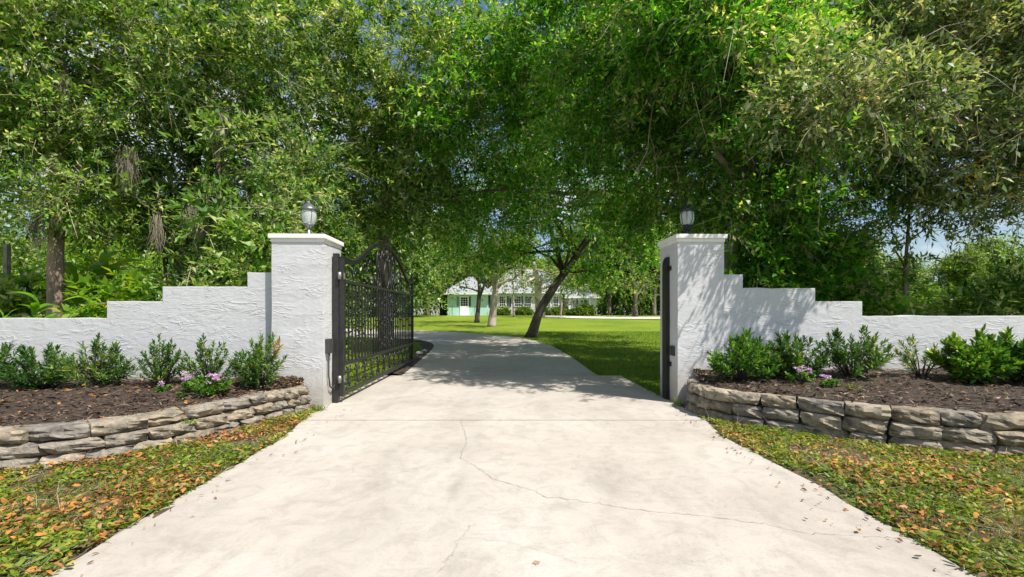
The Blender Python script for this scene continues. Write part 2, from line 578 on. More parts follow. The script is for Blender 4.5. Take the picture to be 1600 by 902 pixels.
def spray_arrays(A, D, k, tl, L, W, droop=.35, spread=.85, upness=.9, size=None):
    """A anchors, D twig directions; k leaves along each twig"""
    n = len(A)
    tl = tl * rng.uniform(.6, 1.3, (n, 1))
    R = rand_dirs(n)
    U = norm(np.cross(D, R))
    Vv = norm(np.cross(D, U))
    Ps, Ds = [], []
    for i in range(k):
        t = .18 + .82 * i / max(1, k - 1)
        p = A + D * tl * t
        p[:, 2:3] -= droop * tl * t * t
        ph = (i * 2.4 + rng.uniform(-.6, .6, (n, 1)))
        d = D * (.55 + .5 * t) + (np.cos(ph) * U + np.sin(ph) * Vv) * spread
        d[:, 2] -= droop * .6 * t
        Ps.append(p)
        Ds.append(norm(d))
    P = np.concatenate(Ps)
    Dd = np.concatenate(Ds)
    Nn = norm(np.array([0, 0, upness]) + rng.normal(size=P.shape) * .55)
    LL = L * rng.uniform(.65, 1.25, len(P))
    if size is not None:
        LL = LL * np.tile(size[:, 0], k)
    return leaf_arrays(P, Dd, Nn, LL, W * LL / L * rng.uniform(.8, 1.2, len(P)))


def twig_arrays(A, D, tl, r, droop=.35, seg=3):
    """thin three-sided bent twigs"""
    n = len(A)
    R = rand_dirs(n)
    U = norm(np.cross(D, R))
    W = norm(np.cross(D, U))
    V = np.empty((n, seg + 1, 3, 3), dtype=np.float32)
    bend = rng.normal(size=(n, 3)) * .22
    for s in range(seg + 1):
        t = s / seg
        p = A + D * tl * t + bend * tl * (t * t)
        p[:, 2] -= droop * t * t * (tl[:, 0] if hasattr(tl, 'shape') else tl)
        rr = r * (1 - .75 * t)
        for k in range(3):
            th = 2.094 * k
            V[:, s, k] = p + (U * math.cos(th) + W * math.sin(th)) * rr
    base = (np.arange(n) * (seg + 1) * 3)[:, None]
    fs = []
    for s in range(seg):
        for k in range(3):
            fs.append(np.concatenate([base + s * 3 + k, base + s * 3 + (k + 1) % 3, base + (s + 1) * 3 + (k + 1) % 3, base + (s + 1) * 3 + k], axis=1))
    return V.reshape(-1, 3), np.concatenate(fs)


def gz(y):
    """rise of the land behind the gate"""
    y = np.asarray(y, dtype=float)
    u = np.clip(y - 10, 0, 40)
    return .03 * (u * u / (u + 2.0)) * (42 / 40.0)


def gzf(y):
    return float(gz(y))


# ------------------------------------------------------------------ setting: ground, verges, lawn, driveway
ys = np.concatenate([np.linspace(-30, 0, 7), np.linspace(2, 60, 59), np.linspace(66, 400, 24)])
xs = np.concatenate([np.linspace(-260, -32, 16), np.linspace(-30, 30, 61), np.linspace(32, 260, 16)])
GX, GY = np.meshgrid(xs, ys)
GZ = gz(GY) - .035 + .02 * np.sin(GX * .9 + 1) * np.sin(GY * .7) * (np.abs(GX) > 3.5) * (GY > 12)
V = np.stack([GX, GY, GZ], -1).reshape(-1, 3)
nx, ny = len(xs), len(ys)
idx = np.arange(nx * ny).reshape(ny, nx)
F = np.stack([idx[:-1, :-1], idx[:-1, 1:], idx[1:, 1:], idx[1:, :-1]], -1).reshape(-1, 4)
ground = link("ground", np_mesh("ground", V, F, True), M['lawn'])
tag(ground, "broad green lawn rising gently towards the house", kind="structure")

# verge soil sheets either side of the front driveway
def sheet(name, x0, x1, y0, y1, z, mat, amp=.015, step=.12):
    nx, ny = max(2, int((x1 - x0) / step)), max(2, int((y1 - y0) / step))
    X, Y = np.meshgrid(np.linspace(x0, x1, nx), np.linspace(y0, y1, ny))
    Z = z + amp * (np.sin(X * 5 + 2 * Y) + np.sin(Y * 7 - X * 3)) * .5
    idx = np.arange(nx * ny).reshape(ny, nx)
    F = np.stack([idx[:-1, :-1], idx[:-1, 1:], idx[1:, 1:], idx[1:, :-1]], -1).reshape(-1, 4)
    return link(name, np_mesh(name, np.stack([X, Y, Z], -1).reshape(-1, 3), F, True), mat)


vg = sheet("verge", -9, -2.20, -4, 6.2, -.012, M['soil'])
tag(vg, "weedy verge strewn with orange leaves in front of the left stone bed", kind="structure")
vg2 = sheet("verge", 2.16, 9, -4, 6.6, -.012, M['soil'])
tag(vg2, "weedy verge with fallen leaves in front of the right stone bed", kind="structure")


def poly_interp(pts, n):
    pts = np.array(pts, dtype=float)
    d = np.concatenate([[0], np.cumsum(np.linalg.norm(np.diff(pts, axis=0), axis=1))])
    s = np.linspace(0, d[-1], n)
    return np.stack([np.interp(s, d, pts[:, i]) for i in range(pts.shape[1])], -1)


def smooth_path(pts, n, it=2):
    q = poly_interp(pts, n)
    for _ in range(it):
        q[1:-1] = .25 * q[:-2] + .5 * q[1:-1] + .25 * q[2:]
    return q


drive = empty("driveway", (0, 2, 0))
tag(drive, "pale concrete driveway running through the gateway and bending left", kind="structure")


def slab(Lp, Rp, zf, th=.1, bev=True):
    """concrete slab between left and right edge points, bottom th below"""
    n = len(Lp)
    vs, fs = [], []
    for (a, b_) in zip(Lp, Rp):
        for u in (0, .25, .5, .75, 1):
            x, y = a[0] + (b_[0] - a[0]) * u, a[1] + (b_[1] - a[1]) * u
            vs.append((x, y, zf(y)))
    k = 5
    for i in range(n - 1):
        for u in range(k - 1):
            fs.append((i * k + u, i * k + u + 1, (i + 1) * k + u + 1, (i + 1) * k + u))
    rim = [i * k for i in range(n)] + [(n - 1) * k + u for u in range(1, k)] + [i * k + k - 1 for i in range(n - 2, -1, -1)] + [u for u in range(k - 2, 0, -1)]
    o = len(vs)
    for i in rim:
        vs.append((vs[i][0], vs[i][1], vs[i][2] - th))
    m = len(rim)
    for i in range(m):
        fs.append((rim[i], o + i, o + (i + 1) % m, rim[(i + 1) % m]))
    mb = MB()
    mb.add(vs, fs)
    ob = mb.build("slab", M['concrete'], drive)
    ob.location = (0, -2, 0)
    return ob


def jag(q, amp=.02, seed=0):
    r = np.random.default_rng(seed)
    q = q.copy()
    e = r.normal(size=len(q))
    for _ in range(2):
        e[1:-1] = .25 * e[:-2] + .5 * e[1:-1] + .25 * e[2:]
    q[:, 0] += e * amp
    return q


zd = lambda y: gzf(y)
L1 = jag(poly_interp([(-2.24, -4), (-2.2, 2.0), (-2.24, 2.6), (-2.28, 3.2), (-2.32, 4.6), (-2.42, 5.1), (-2.50, 5.385)], 90), .03, 1)
R1 = jag(poly_interp([(2.22, -4), (2.22, 2.2), (2.25, 3.0), (2.22, 3.8), (2.17, 4.6), (2.24, 5.1), (2.30, 5.385)], 90), .02, 2)
slab(L1, R1, lambda y: 0.0)
L2 = poly_interp([(-2.535, 5.412), (-2.62, 9.36)], 12)
R2 = poly_interp([(2.325, 5.412), (2.30, 6.5), (2.22, 9.36)], 12)
slab(L2, R2, lambda y: 0.0)
Lb = [(-2.28, 9.41), (-2.45, 12), (-2.62, 15.0), (-2.85, 16.8), (-3.3, 18), (-4.2, 18.9), (-6, 19.6), (-9, 20.2), (-14, 21), (-22, 22)]
Rb = [(1.76, 9.41), (1.75, 11.5), (1.66, 13.4), (1.45, 16.2), (1.0, 18), (.2, 20.3), (-2.1, 22.6), (-5.2, 24.6), (-10, 26.2), (-22, 27)]
n_b = 61
LB, RB = smooth_path(Lb, n_b, 3), smooth_path(Rb, n_b, 3)
cuts = [0, 11, 22, 34, 46, 60]
for a, b_ in zip(cuts[:-1], cuts[1:]):
    l, r = LB[a:b_ + 1].copy(), RB[a:b_ + 1].copy()
    if a:
        l[0] = l[0] * .995 + l[1] * .005
        r[0] = r[0] * .995 + r[1] * .005
    slab(l, r, zd)


def ground_px(px, py):
    Y = F_PX * CAM_H / (py - 492)
    return ((px - 800) / F_PX * Y, Y)


def crack(pts_px, w, seed, name="crack"):
    pts = smooth_path([ground_px(*p) for p in pts_px], len(pts_px) * 9, 0)
    r = np.random.default_rng(seed)
    pts[1:-1] += r.normal(size=pts[1:-1].shape) * .008
    d = norm(np.gradient(pts, axis=0))
    nrm = np.stack([-d[:, 1], d[:, 0]], -1)
    ww = w * np.clip(r.uniform(.25, 1.3, len(pts)), 0, 2)[:, None]
    a, b_ = pts + nrm * ww, pts - nrm * ww
    vs = [(p[0], p[1] + 0, .004) for p in a] + [(p[0], p[1], .004) for p in b_]
    n = len(pts)
    fs = [(i, i + 1, n + i + 1, n + i) for i in range(n - 1)]
    mb = MB()
    mb.add(vs, fs)
    o = mb.build(name, M['crack'], drive)
    o.location = (0, -2, 0)


crack([(720, 659), (727, 678), (729, 695), (722, 705), (719, 716), (743, 729), (773, 750), (800, 757), (830, 766), (855, 778), (902, 782), (955, 791), (1020, 800), (1080, 804), (1195, 819), (1254, 833)], .0019, 1)
crack([(1254, 833), (1340, 838), (1424, 843)], .0014, 2)
crack([(741, 818), (720, 841), (712, 856), (703, 873), (682, 897)], .0009, 3)
crack([(500, 746), (560, 745), (614, 742), (660, 730), (719, 717)], .0009, 4)
crack([(720, 841), (790, 846), (850, 862), (900, 880)], .0006, 5)
crack([(1068, 668), (1000, 670), (930, 674)], .0010, 6)

# pale drive crossing in front of the house
dp = empty("house_path", (0, 40, gzf(40)))
tag(dp, "pale concrete path curving across the lawn before the house", kind="structure")
Lp = smooth_path([(2.2, 46.5), (3.2, 43.0), (6.5, 40.5), (12, 39.6), (40, 39.4)], 40, 3)
Rp = smooth_path([(3.4, 48.0), (6.5, 46.4), (9, 45.0), (14, 44.4), (40, 44.2)], 40, 3)
mb = MB()
vs = [(p[0], p[1] - 40, gzf(p[1]) - gzf(40) + .02) for p in Lp] + [(p[0], p[1] - 40, gzf(p[1]) - gzf(40) + .02) for p in Rp]
mb.add(vs, [(i, i + 1, 40 + i + 1, 40 + i) for i in range(39)])
mb.build("slab", M['path'], dp)

# dark mulch strip along the inner left edge of the driveway
mb = MB()
Le = LB[0:40]
vs, fs = [], []
for i, p in enumerate(Le):
    d = norm((LB[min(i + 1, 60)] - LB[max(i - 1, 0)])[None])[0]
    nn = np.array([-d[1], d[0]])
    w = .42 + .08 * math.sin(i * 1.3)
    vs += [(p[0] + nn[0] * .0, p[1] + nn[1] * .0, gzf(p[1]) + .006), (p[0] + nn[0] * w * .5, p[1] + nn[1] * w * .5, gzf(p[1]) + .05), (p[0] + nn[0] * w, p[1] + nn[1] * w, gzf(p[1]) - .03)]
for i in range(len(Le) - 1):
    for u in range(2):
        fs.append((i * 3 + u, i * 3 + u + 1, (i + 1) * 3 + u + 1, (i + 1) * 3 + u))
mb.add(vs, fs)
tag(mb.build("mulch_strip", M['mulch'], smooth=True), "dark mulch strip curving along the left edge of the inner driveway", kind="structure")

# ------------------------------------------------------------------ gate pillars
PIL_L = Vector((-2.885, 6.12, 0))   # centre of the front edge
PIL_R = Vector((2.665, 6.42, 0))
ROT = math.radians(1.6)


def pillar(base, w, d, h, label, inner):
    """inner = +1: gateway lies towards +x"""
    r = empty("gate_pillar", base, ROT)
    tag(r, label, "pillar", "white stucco gate pillars")
    capt, trim = .062, .045
    mb = MB()
    # shaft with slightly wavy faces
    seg = 14
    vs, fs = [], []
    rr = np.random.default_rng(int(w * 1000))
    for i in range(seg + 1):
        z = -.1 + (h - capt + .1) * i / seg
        for (x, y) in ((-w / 2, 0), (0, 0), (w / 2, 0), (w / 2, d / 2), (w / 2, d), (0, d), (-w / 2, d), (-w / 2, d / 2)):
            vs.append((x + rr.normal() * .0018, y + rr.normal() * .0018, z))
    for i in range(seg):
        for k in range(8):
            fs.append((i * 8 + k, i * 8 + (k + 1) % 8, (i + 1) * 8 + (k + 1) % 8, (i + 1) * 8 + k))
    mb.add(vs, fs)
    mb.build("shaft", M['stucco'], r)
    MB().box((-w / 2 - .012, -.012, h - capt - trim), (w / 2 + .012, d + .012, h - capt)).build("cap_moulding", M['cap'], r, bevel=.006)
    MB().box((-w / 2 - .036, -.036, h - capt), (w / 2 + .036, d + .036, h)).build("cap", M['cap'], r, bevel=.008)
    return r


pl = pillar(PIL_L, .685, .68, 2.335, "white stucco pillar carrying the hinges of the open iron gate", 1)
pr = pillar(PIL_R, .66, .70, 2.385, "white stucco pillar with black latch channel and dappled leaf shade", -1)

# left pillar fittings: hinge post, opener box, cable
hx = .685 / 2
MB().box((hx + .02, .30, .02), (hx + .095, .375, 2.12)).build("hinge_post", M['iron_lit'], pl, bevel=.004)
for z in (1.86, .36):
    MB().box((hx - .002, .315, z), (hx + .022, .36, z + .07)).build("bracket", M['iron_lit'], pl)
MB().box((hx - .002, .06, .72), (hx + .055, .22, .92)).build("control_box", M['box'], pl, bevel=.006)
MB().tube([(hx + .03, .14, .72), (hx + .03, .12, .62), (hx + .032, .11, .42), (hx + .035, .15, .26), (hx + .04, .24, .22), (hx + .045, .31, .26)], .011, 8).build("cable", M['box'], pl, smooth=True)
# right pillar fittings: latch channel with arched head, latch box
ix = -.66 / 2
mb = MB()
prof = [(.30, -.02), (.46, -.02), (.46, 1.98)] + [(.46 - .16 * (1 - math.cos(a)), 1.98 + .12 * math.sin(a)) for a in np.linspace(.2, 1.5, 6)] + [(.30, 2.1)]
n = len(prof)
mb.add([(ix - .055, y, z) for y, z in prof] + [(ix + .002, y, z) for y, z in prof],
       [tuple(range(n)), tuple(reversed(range(n, 2 * n)))] + [(i, n + i, n + (i + 1) % n, (i + 1) % n) for i in range(n)])
mb.build("latch_channel", M['iron'], pr)
for z in (1.9, .5):
    MB().box((ix - .03, .225, z), (ix + .002, .302, z + .06)).build("bracket", M['iron'], pr)
MB().box((ix - .022, .09, .66), (ix + .002, .24, .80)).build("latch_box", M['box'], pr, bevel=.004)


# lamps on top
def lamp(loc, label, metal, ribs, glass_scale):
    r = empty("pillar_lamp", loc)
    tag(r, label, "lamp", "lamps on the gate pillars")
    r.scale = (.96, .96, 1.13)
    MB().lathe([(.062, 0), (.064, .015), (.058, .035), (.050, .06), (.030, .10), (.018, .115), (.022, .13), (.040, .15), (.062, .165)], 20).build("base", metal, r, smooth=True)
    g = [(.066, .172), (.088, .20), (.104, .245), (.108, .29), (.100, .33), (.082, .365)]
    MB().lathe([(a * glass_scale, z) for a, z in g], 24).build("globe", M['lamp_glass'], r, smooth=True)
    MB().lathe([(.07, .160), (.074, .166), (.072, .176), (.06, .178)], 20).build("collar", metal, r, smooth=True)
    MB().lathe([(.126, .352), (.124, .362), (.105, .385), (.075, .412), (.045, .432), (.02, .446), (.010, .47), (.013, .48), (.006, .50), (.002, .525)], 24).build("roof", metal, r, smooth=True)
    MB().lathe([(.016, .17), (.016, .27), (.012, .28)], 10).build("bulb_holder", M['cap'], r, smooth=True)
    for k in range(ribs):
        th = 2 * math.pi * (k + .5) / ribs
        pts = [(.045, .10)] + [(a * glass_scale + .006, z) for a, z in g] + [(.10, .358)]
        if ribs < 6:
            pts = [(.02, .12), (.05, .15), (.085, .19), (.112, .25), (.114, .29), (.112, .34), (.11, .36)]
        MB().tube([(a * math.cos(th), a * math.sin(th), z) for a, z in pts], .0042, 6).build("rib", metal, r, smooth=True)


cl = pl.matrix_basis @ Vector((0, .34, 2.335))
lamp(Vector((PIL_L.x - .0, PIL_L.y + .34, 2.335)), "grey metal globe lamp with clear glass on the gate hinge pillar", M['lamp_metal'], 4, 1.0)
lamp(Vector((PIL_R.x - .06, PIL_R.y + .35, 2.385)), "dark ribbed globe lamp on the pillar with the latch channel", M['lamp_dark'], 8, .98)

# ------------------------------------------------------------------ stepped walls
def stepped_wall(label, base, rz, steps, depth):
    """steps: (x0, x1, top) along local x"""
    r = empty("stepped_wall", base, rz)
    tag(r, label, "wall", "stepped white garden walls")
    prof = []
    for x0, x1, h in steps:
        prof += [(x0, h), (x1, h)]
    rr = np.random.default_rng(3)
    pts = [(steps[0][0], -.1)] + prof + [(steps[-1][1], -.1)]
    # subdivide long edges a little so the top edge is not ruler straight
    out = []
    for i in range(len(pts) - 1):
        a, b_ = np.array(pts[i]), np.array(pts[i + 1])
        k = max(1, int(abs(b_[0] - a[0]) / .18))
        for j in range(k):
            p = a + (b_ - a) * j / k
            if j and b_[0] != a[0]:
                p = p + np.array([0, rr.normal() * .003])
            out.append(tuple(p))
    out.append(pts[-1])
    n = len(out)
    bm = bmesh.new()
    vf = [bm.verts.new((x, 0, z)) for x, z in out]
    vb = [bm.verts.new((x, depth, z)) for x, z in out]
    f1 = bm.faces.new(vf)
    bm.faces.new(list(reversed(vb)))
    for i in range(n):
        j = (i + 1) % n
        bm.faces.new((vf[j], vf[i], vb[i], vb[j]))
    bmesh.ops.recalc_face_normals(bm, faces=bm.faces)
    es = [e for e in bm.edges if abs(e.verts[0].co.y - e.verts[1].co.y) < 1e-4 and e.verts[0].co.z > 0 and e.verts[1].co.z > 0]
    bmesh.ops.bevel(bm, geom=es, offset=.012, segments=2, affect='EDGES')
    me = bpy.data.meshes.new("wall_body")
    bm.to_mesh(me)
    bm.free()
    link("wall_body", me, M['stucco'], r)
    return r


stepped_wall("white stucco wall stepping down away from the hinge pillar", (PIL_L.x - .685 / 2 - .012, PIL_L.y + .11, 0), ROT,
             [(-7.5, -2.26, 1.205), (-2.26, -1.52, 1.435), (-1.52, -.385, 1.635), (-.385, 0, 1.835)], .2)
stepped_wall("white stucco wall with leaf shadows stepping down from the latch pillar", (PIL_R.x + .66 / 2 + .004, PIL_R.y + .12, 0), ROT * .4,
             [(0, .325, 1.83), (.325, 1.375, 1.635), (1.375, 2.06, 1.445), (2.06, 7.5, 1.235)], .2)

# ------------------------------------------------------------------ stone retaining walls (every stone its own part)
def stone_mesh(seed):
    r = np.random.default_rng(seed)
    bm = bmesh.new()
    bmesh.ops.create_cube(bm, size=1.0)
    bmesh.ops.subdivide_edges(bm, edges=bm.edges[:], cuts=4, use_grid_fill=True)
    sk = r.normal(size=3) * .05
    ph = r.uniform(0, 6.28, 6)
    cut = [(r.normal(), r.normal(), r.uniform(.1, .4)) for _ in range(4)]
    for v in bm.verts:
        x, y, z = v.co
        fx, fz = abs(x) * 2, abs(z) * 2
        if y < 0:
            # split face: chipped facets between worn arrises
            edge = max(fx ** 9, fz ** 7)
            push = .10 * edge * (-y * 2)
            if y < -.35:
                fac = max(a * x + b_ * z - c for a, b_, c in cut)
                push += .16 * max(0, fac) - .05 + .05 * math.sin(x * 9 + ph[0]) * math.cos(z * 6 + ph[1]) + r.normal() * .045
            v.co.y += push
            v.co.x *= 1 - .035 * (-y * 2) * fz ** 4
            v.co.z *= 1 - .07 * (-y * 2) * fx ** 6
        v.co.z += x * sk[0] * 1.2 + r.normal() * .018
        v.co.x += z * sk[1] * 1.6 + r.normal() * .008
    me = bpy.data.meshes.new("stone")
    bm.to_mesh(me)
    bm.free()
    for p in me.polygons:
        p.use_smooth = r.random() < .25
    me.materials.append(M['stone'])
    return me


stone_vars = [stone_mesh(i) for i in range(14)]


def stone_wall(label, path, courses, seed, hs, Ls):
    root = empty("retaining_wall", (path[0][0], path[0][1], 0))
    tag(root, label, "retaining wall", "curved stone retaining walls")
    r = random.Random(seed)
    P = smooth_path(path, 400, 30)
    d = np.concatenate([[0], np.cumsum(np.linalg.norm(np.diff(P, axis=0), axis=1))])
    z = -.035
    for c in range(courses):
        h = hs[c]
        s = -.04 + (0.17 if c % 2 else 0.0) - .17
        while s < d[-1]:
            L = Ls * r.uniform(.80, 1.16)
            if s < .7:
                L *= .62
            m = min(max(s + L / 2, 0), d[-1])
            x, y = np.interp(m, d, P[:, 0]), np.interp(m, d, P[:, 1])
            x2, y2 = np.interp(min(m + .06, d[-1]), d, P[:, 0]), np.interp(min(m + .06, d[-1]), d, P[:, 1])
            x1, y1 = np.interp(max(m - .06, 0), d, P[:, 0]), np.interp(max(m - .06, 0), d, P[:, 1])
            a = math.atan2(y2 - y1, x2 - x1)
            nn = Vector((-(y2 - y1), x2 - x1, 0)).normalized()
            if nn.dot(Vector((0, 0, 0)) - Vector((x, y, 0))) > 0:    # away from the drive
                nn = -nn
                a += math.pi
            if s + L > 0:
                o = bpy.data.objects.new("stone", stone_vars[r.randrange(len(stone_vars))])
                C.objects.link(o)
                o.parent = root
                o.location = Vector((x, y, z + h / 2)) + nn * (.11 + .014 * c + r.uniform(-.010, .010)) - root.location
                o.rotation_euler = (r.uniform(-.04, .04), r.uniform(-.022, .022), a + r.uniform(-.06, .06))
                o.scale = (L * .955, .22, h * r.uniform(.92, .985))
            s += L
        z += h
    return root, P, d


pathL = [(-2.66, 6.02), (-2.73, 5.72), (-2.95, 5.14), (-3.17, 4.58), (-3.42, 4.06), (-3.72, 3.80), (-4.12, 3.62), (-5.0, 3.5), (-6.6, 3.5)]
pathR = [(2.42, 6.30), (2.30, 5.98), (2.34, 5.55), (2.56, 5.22), (2.80, 5.01), (3.06, 4.82), (3.36, 4.52), (3.88, 4.18), (4.40, 3.98), (5.2, 3.85), (6.6, 3.85)]
rwL, PL, dL = stone_wall("curved dry stone edging wall of the bed beside the hinge pillar", pathL, 3, 5, [.115, .115, .122], .36)
rwR, PR, dR = stone_wall("curved dry stone edging wall of the bed beside the latch pillar", pathR, 3, 9, [.125, .135, .135], .37)


# ------------------------------------------------------------------ planting beds
def bed(label, P, back, h0, h1, side, seed, chip_mat):
    n, m = 60, 16
    ix = np.linspace(0, len(P) - 1, n).astype(int)
    Q = P[ix]
    T = norm(np.gradient(Q, axis=0))
    Nn = np.stack([-T[:, 1], T[:, 0]], -1)
    s = np.sign((Nn * (0 - Q)).sum(1))
    Nn = -Nn * s[:, None]
    Q = Q + Nn * .17
    B = poly_interp(back, n)
    V = np.empty((n, m, 3))
    for j in range(m):
        u = j / (m - 1)
        xy = Q * (1 - u) + B * u
        V[:, j, :2] = xy
        V[:, j, 2] = h0 + (h1 - h0) * u ** .8 + .02 * np.sin(xy[:, 0] * 5 + seed) * np.sin(xy[:, 1] * 6) * (1 if 0 < j else 0)
    idx = np.arange(n * m).reshape(n, m)
    F = np.stack([idx[:-1, :-1], idx[:-1, 1:], idx[1:, 1:], idx[1:, :-1]], -1).reshape(-1, 4)
    b_ = link("mulch_bed", np_mesh("mulch_bed", V.reshape(-1, 3), F, True), M['mulch'])
    tag(b_, label, kind="structure")
    # loose chips and needles
    k = 5200
    a, c = rng.uniform(0, n - 1.001, k), rng.uniform(0, 1, k) ** 1.15 * (m - 1.001)
    i0, j0 = a.astype(int), c.astype(int)
    fa, fc = (a - i0)[:, None], (c - j0)[:, None]
    p = V[i0, j0] * (1 - fa) * (1 - fc) + V[i0 + 1, j0] * fa * (1 - fc) + V[i0, j0 + 1] * (1 - fa) * fc + V[i0 + 1, j0 + 1] * fa * fc
    p[:, 2] += rng.uniform(.002, .022, k)
    D = rand_dirs(k)
    D[:, 2] *= .22
    D = norm(D)
    Nv = norm(np.array([0, 0, 1.0]) + rng.normal(size=(k, 3)) * .35)
    L = rng.uniform(.03, .11, k)
    W = np.where(rng.random(k) < .55, rng.uniform(.004, .009, k), rng.uniform(.012, .03, k))
    LV, LF = leaf_arrays(p - D * L[:, None] * .5, D, Nv, L, W, droop=.05, fold=.15)
    ch = link("bark_chips", np_mesh("bark_chips", LV, LF), chip_mat)
    tag(ch, label.replace("bed of", "loose layer of chips on the bed of"), kind="stuff")
    return V, b_


VL, bedL = bed("bed of dark bark mulch behind the left stone wall", PL, [(-2.78, 6.14), (-3.4, 6.16), (-5, 6.10), (-7, 6.04)], .30, .40, -1, 1, M['chip'])
VR, bedR = bed("bed of brown bark mulch behind the right stone wall", PR, [(2.55, 6.42), (3.05, 6.45), (4.5, 6.52), (7, 6.56)], .355, .47, 1, 2, M['chip_grey'])


# orange leaves on the left bed
def scatter_leaves(name, pts, L0, L1, mat, label, up=.5, flat=.35):
    k = len(pts)
    L0, L1 = L0 * .75, L1 * .78
    D = rand_dirs(k)
    D[:, 2] *= flat
    D = norm(D)
    Nv = norm(np.array([0, 0, 1.0]) + rng.normal(size=(k, 3)) * up)
    L = rng.uniform(L0, L1, k)
    LV, LF = leaf_arrays_fine(np.asarray(pts) - D * L[:, None] * .5, D, Nv, L, L * rng.uniform(.28, .55, k), droop=.12, fold=.16)
    o = link(name, np_mesh(name, LV, LF), mat)
    tag(o, label, kind="stuff")
    return o


k = 420
ii = rng.integers(0, 60, k)
jj = rng.integers(0, 12, k)
scatter_leaves("leaf_litter", VL[ii, jj] + rng.normal(size=(k, 3)) * (.05, .05, 0) + (0, 0, .018), .03, .075, M['litter'], "orange fallen leaves lying on the left mulch bed")
k = 130
ii = rng.integers(0, 60, k)
jj = rng.integers(0, 12, k)
scatter_leaves("leaf_litter", VR[ii, jj] + rng.normal(size=(k, 3)) * (.05, .05, 0) + (0, 0, .018), .03, .07, M['litter'], "scattered dry leaves lying on the right mulch bed")


# ------------------------------------------------------------------ shrubs in the beds
def shrub(loc, w, h, n_stem, leaf, leafL, leafW, label, name="shrub", cat="shrub", k=26, extra=None, group="clipped shrubs in the planting beds", lean=0.0, dens=1.0, tipmat=None):
    h *= .90 if cat == 'shrub' else 1
    w *= 1.06 if cat == 'shrub' else 1
    root = empty(name, loc)
    tag(root, label, cat, group)
    st = MB()
    A, D, TL = [], [], []
    r = random.Random(hash(label) % 100000)
    r = random.Random(sum(ord(ch) * (i + 1) for i, ch in enumerate(label)))
    for i in range(n_stem):
        th = r.uniform(0, 6.283)
        rr = math.sqrt(r.random())
        hh = h * (1 - .5 * rr * rr) * r.uniform(.62, 1.06)
        tip = Vector((math.cos(th) * rr * w * .5 + lean * hh, math.sin(th) * rr * w * .36, hh))
        low = r.random() < .3
        if low:
            tip = Vector((math.cos(th) * w * .5, math.sin(th) * w * .36, h * r.uniform(.2, .5)))
        b0 = Vector((tip.x * .18, tip.y * .18, 0))
        mid = b0.lerp(tip, .5) + Vector((r.uniform(-.02, .02), r.uniform(-.02, .02), .03))
        st.tube([b0, mid, tip], [.008, .006, .0035], 5)
        dr = (tip - mid).normalized()
        out = Vector((tip.x, tip.y, 0)) * (.9 / max(w, .1))
        dr = (dr + out * .5 + Vector((0, 0, .5))).normalized()
        A.append(tip)
        D.append(dr)
        TL.append(r.uniform(.10, .18) * h / .55)
        if r.random() < .75 * dens:
            q = b0.lerp(tip, r.uniform(.45, .8)) + Vector((r.uniform(-.04, .04), r.uniform(-.04, .04), 0))
            dd = (out * 1.2 + Vector((r.uniform(-.6, .6), r.uniform(-.6, .6), .55))).normalized()
            A.append(q)
            D.append(dd)
            TL.append(r.uniform(.09, .14) * h / .55)
    A, D, TL = np.array(A), np.array(D), np.array(TL)[:, None]
    n = len(A)
    R = rand_dirs(n)
    U = norm(np.cross(D, R))
    W = norm(np.cross(D, U))
    Ps, Ds = [], []
    for i in range(k):
        t = (i + .5) / k
        ph = i * 2.4 + rng.uniform(-.3, .3, (n, 1))
        Ps.append(A - D * TL * .45 + D * TL * t * 1.25)
        Ds.append(norm(D * (.35 + 1.1 * t * t) + (np.cos(ph) * U + np.sin(ph) * W) * (1.0 - .5 * t) + rng.normal(size=(n, 3)) * .12 + np.array([0, 0, .12])))
    P, Dd = np.concatenate(Ps), np.concatenate(Ds)
    Nv = norm(np.array([0, 0, 1.0]) + rng.normal(size=P.shape) * .4)
    L = leafL * 1.05 * rng.uniform(.65, 1.2, len(P))
    leafW = leafW * 1.45
    LV, LF = leaf_arrays_fine(P, Dd, Nv, L, leafW * rng.uniform(.8, 1.2, len(P)), droop=.10, fold=.18, mid=.5)
    me = np_mesh("foliage", LV, LF)
    st.build("stems", M['bark_dark'], root, smooth=True)
    fo = link("foliage", me, M[leaf], root)
    if tipmat:
        me.materials.append(M[tipmat])
        xs_ = (P[:, 0] > w * .24) & (P[:, 2] > h * .72)
        me.polygons.foreach_set("material_index", np.tile(xs_.astype(np.int32), 4))
    return root


def bed_z(V, x, y):
    d = (V[:, :, 0] - x) ** 2 + (V[:, :, 1] - y) ** 2
    i = np.unravel_index(np.argmin(d), d.shape)
    return float(V[i][2]) - .02


def px_shrub(V, px, Y, *a, **kw):
    x = (px - 800) / F_PX * Y
    return shrub((x, Y, bed_z(V, x, Y)), *a, **kw)


px_shrub(VL, -22, 5.35, .54, .62, 38, 'shrub_leaf', .075, .012, "strap leaved dark green shrub nearest the left end of the stone bed")
px_shrub(VL, 68, 5.45, .58, .56, 46, 'shrub_leaf', .075, .012, "bushy shrub with yellowing tips left of the tall twiggy one by the wall")
px_shrub(VL, 156, 5.55, .52, .58, 38, 'shrub_leaf', .070, .011, "shrub with bare inner twigs where the low left wall starts to step up")
px_shrub(VL, 250, 5.65, .40, .58, 32, 'shrub_leaf', .055, .012, "compact pointed shrub left of the pink flowers")
px_shrub(VL, 326, 5.75, .46, .56, 26, 'shrub_leaf', .055, .012, "open spreading shrub directly behind the pink flowers")
px_shrub(VL, 408, 5.72, .54, .62, 46, 'shrub_leaf', .070, .012, "dense shrub with a browned right tip against the hinge pillar", tipmat='shrub_brown')
px_shrub(VR, 1160, 5.85, .60, .58, 46, 'shrub_bright', .085, .016, "bright leafy shrub at the foot of the latch pillar")
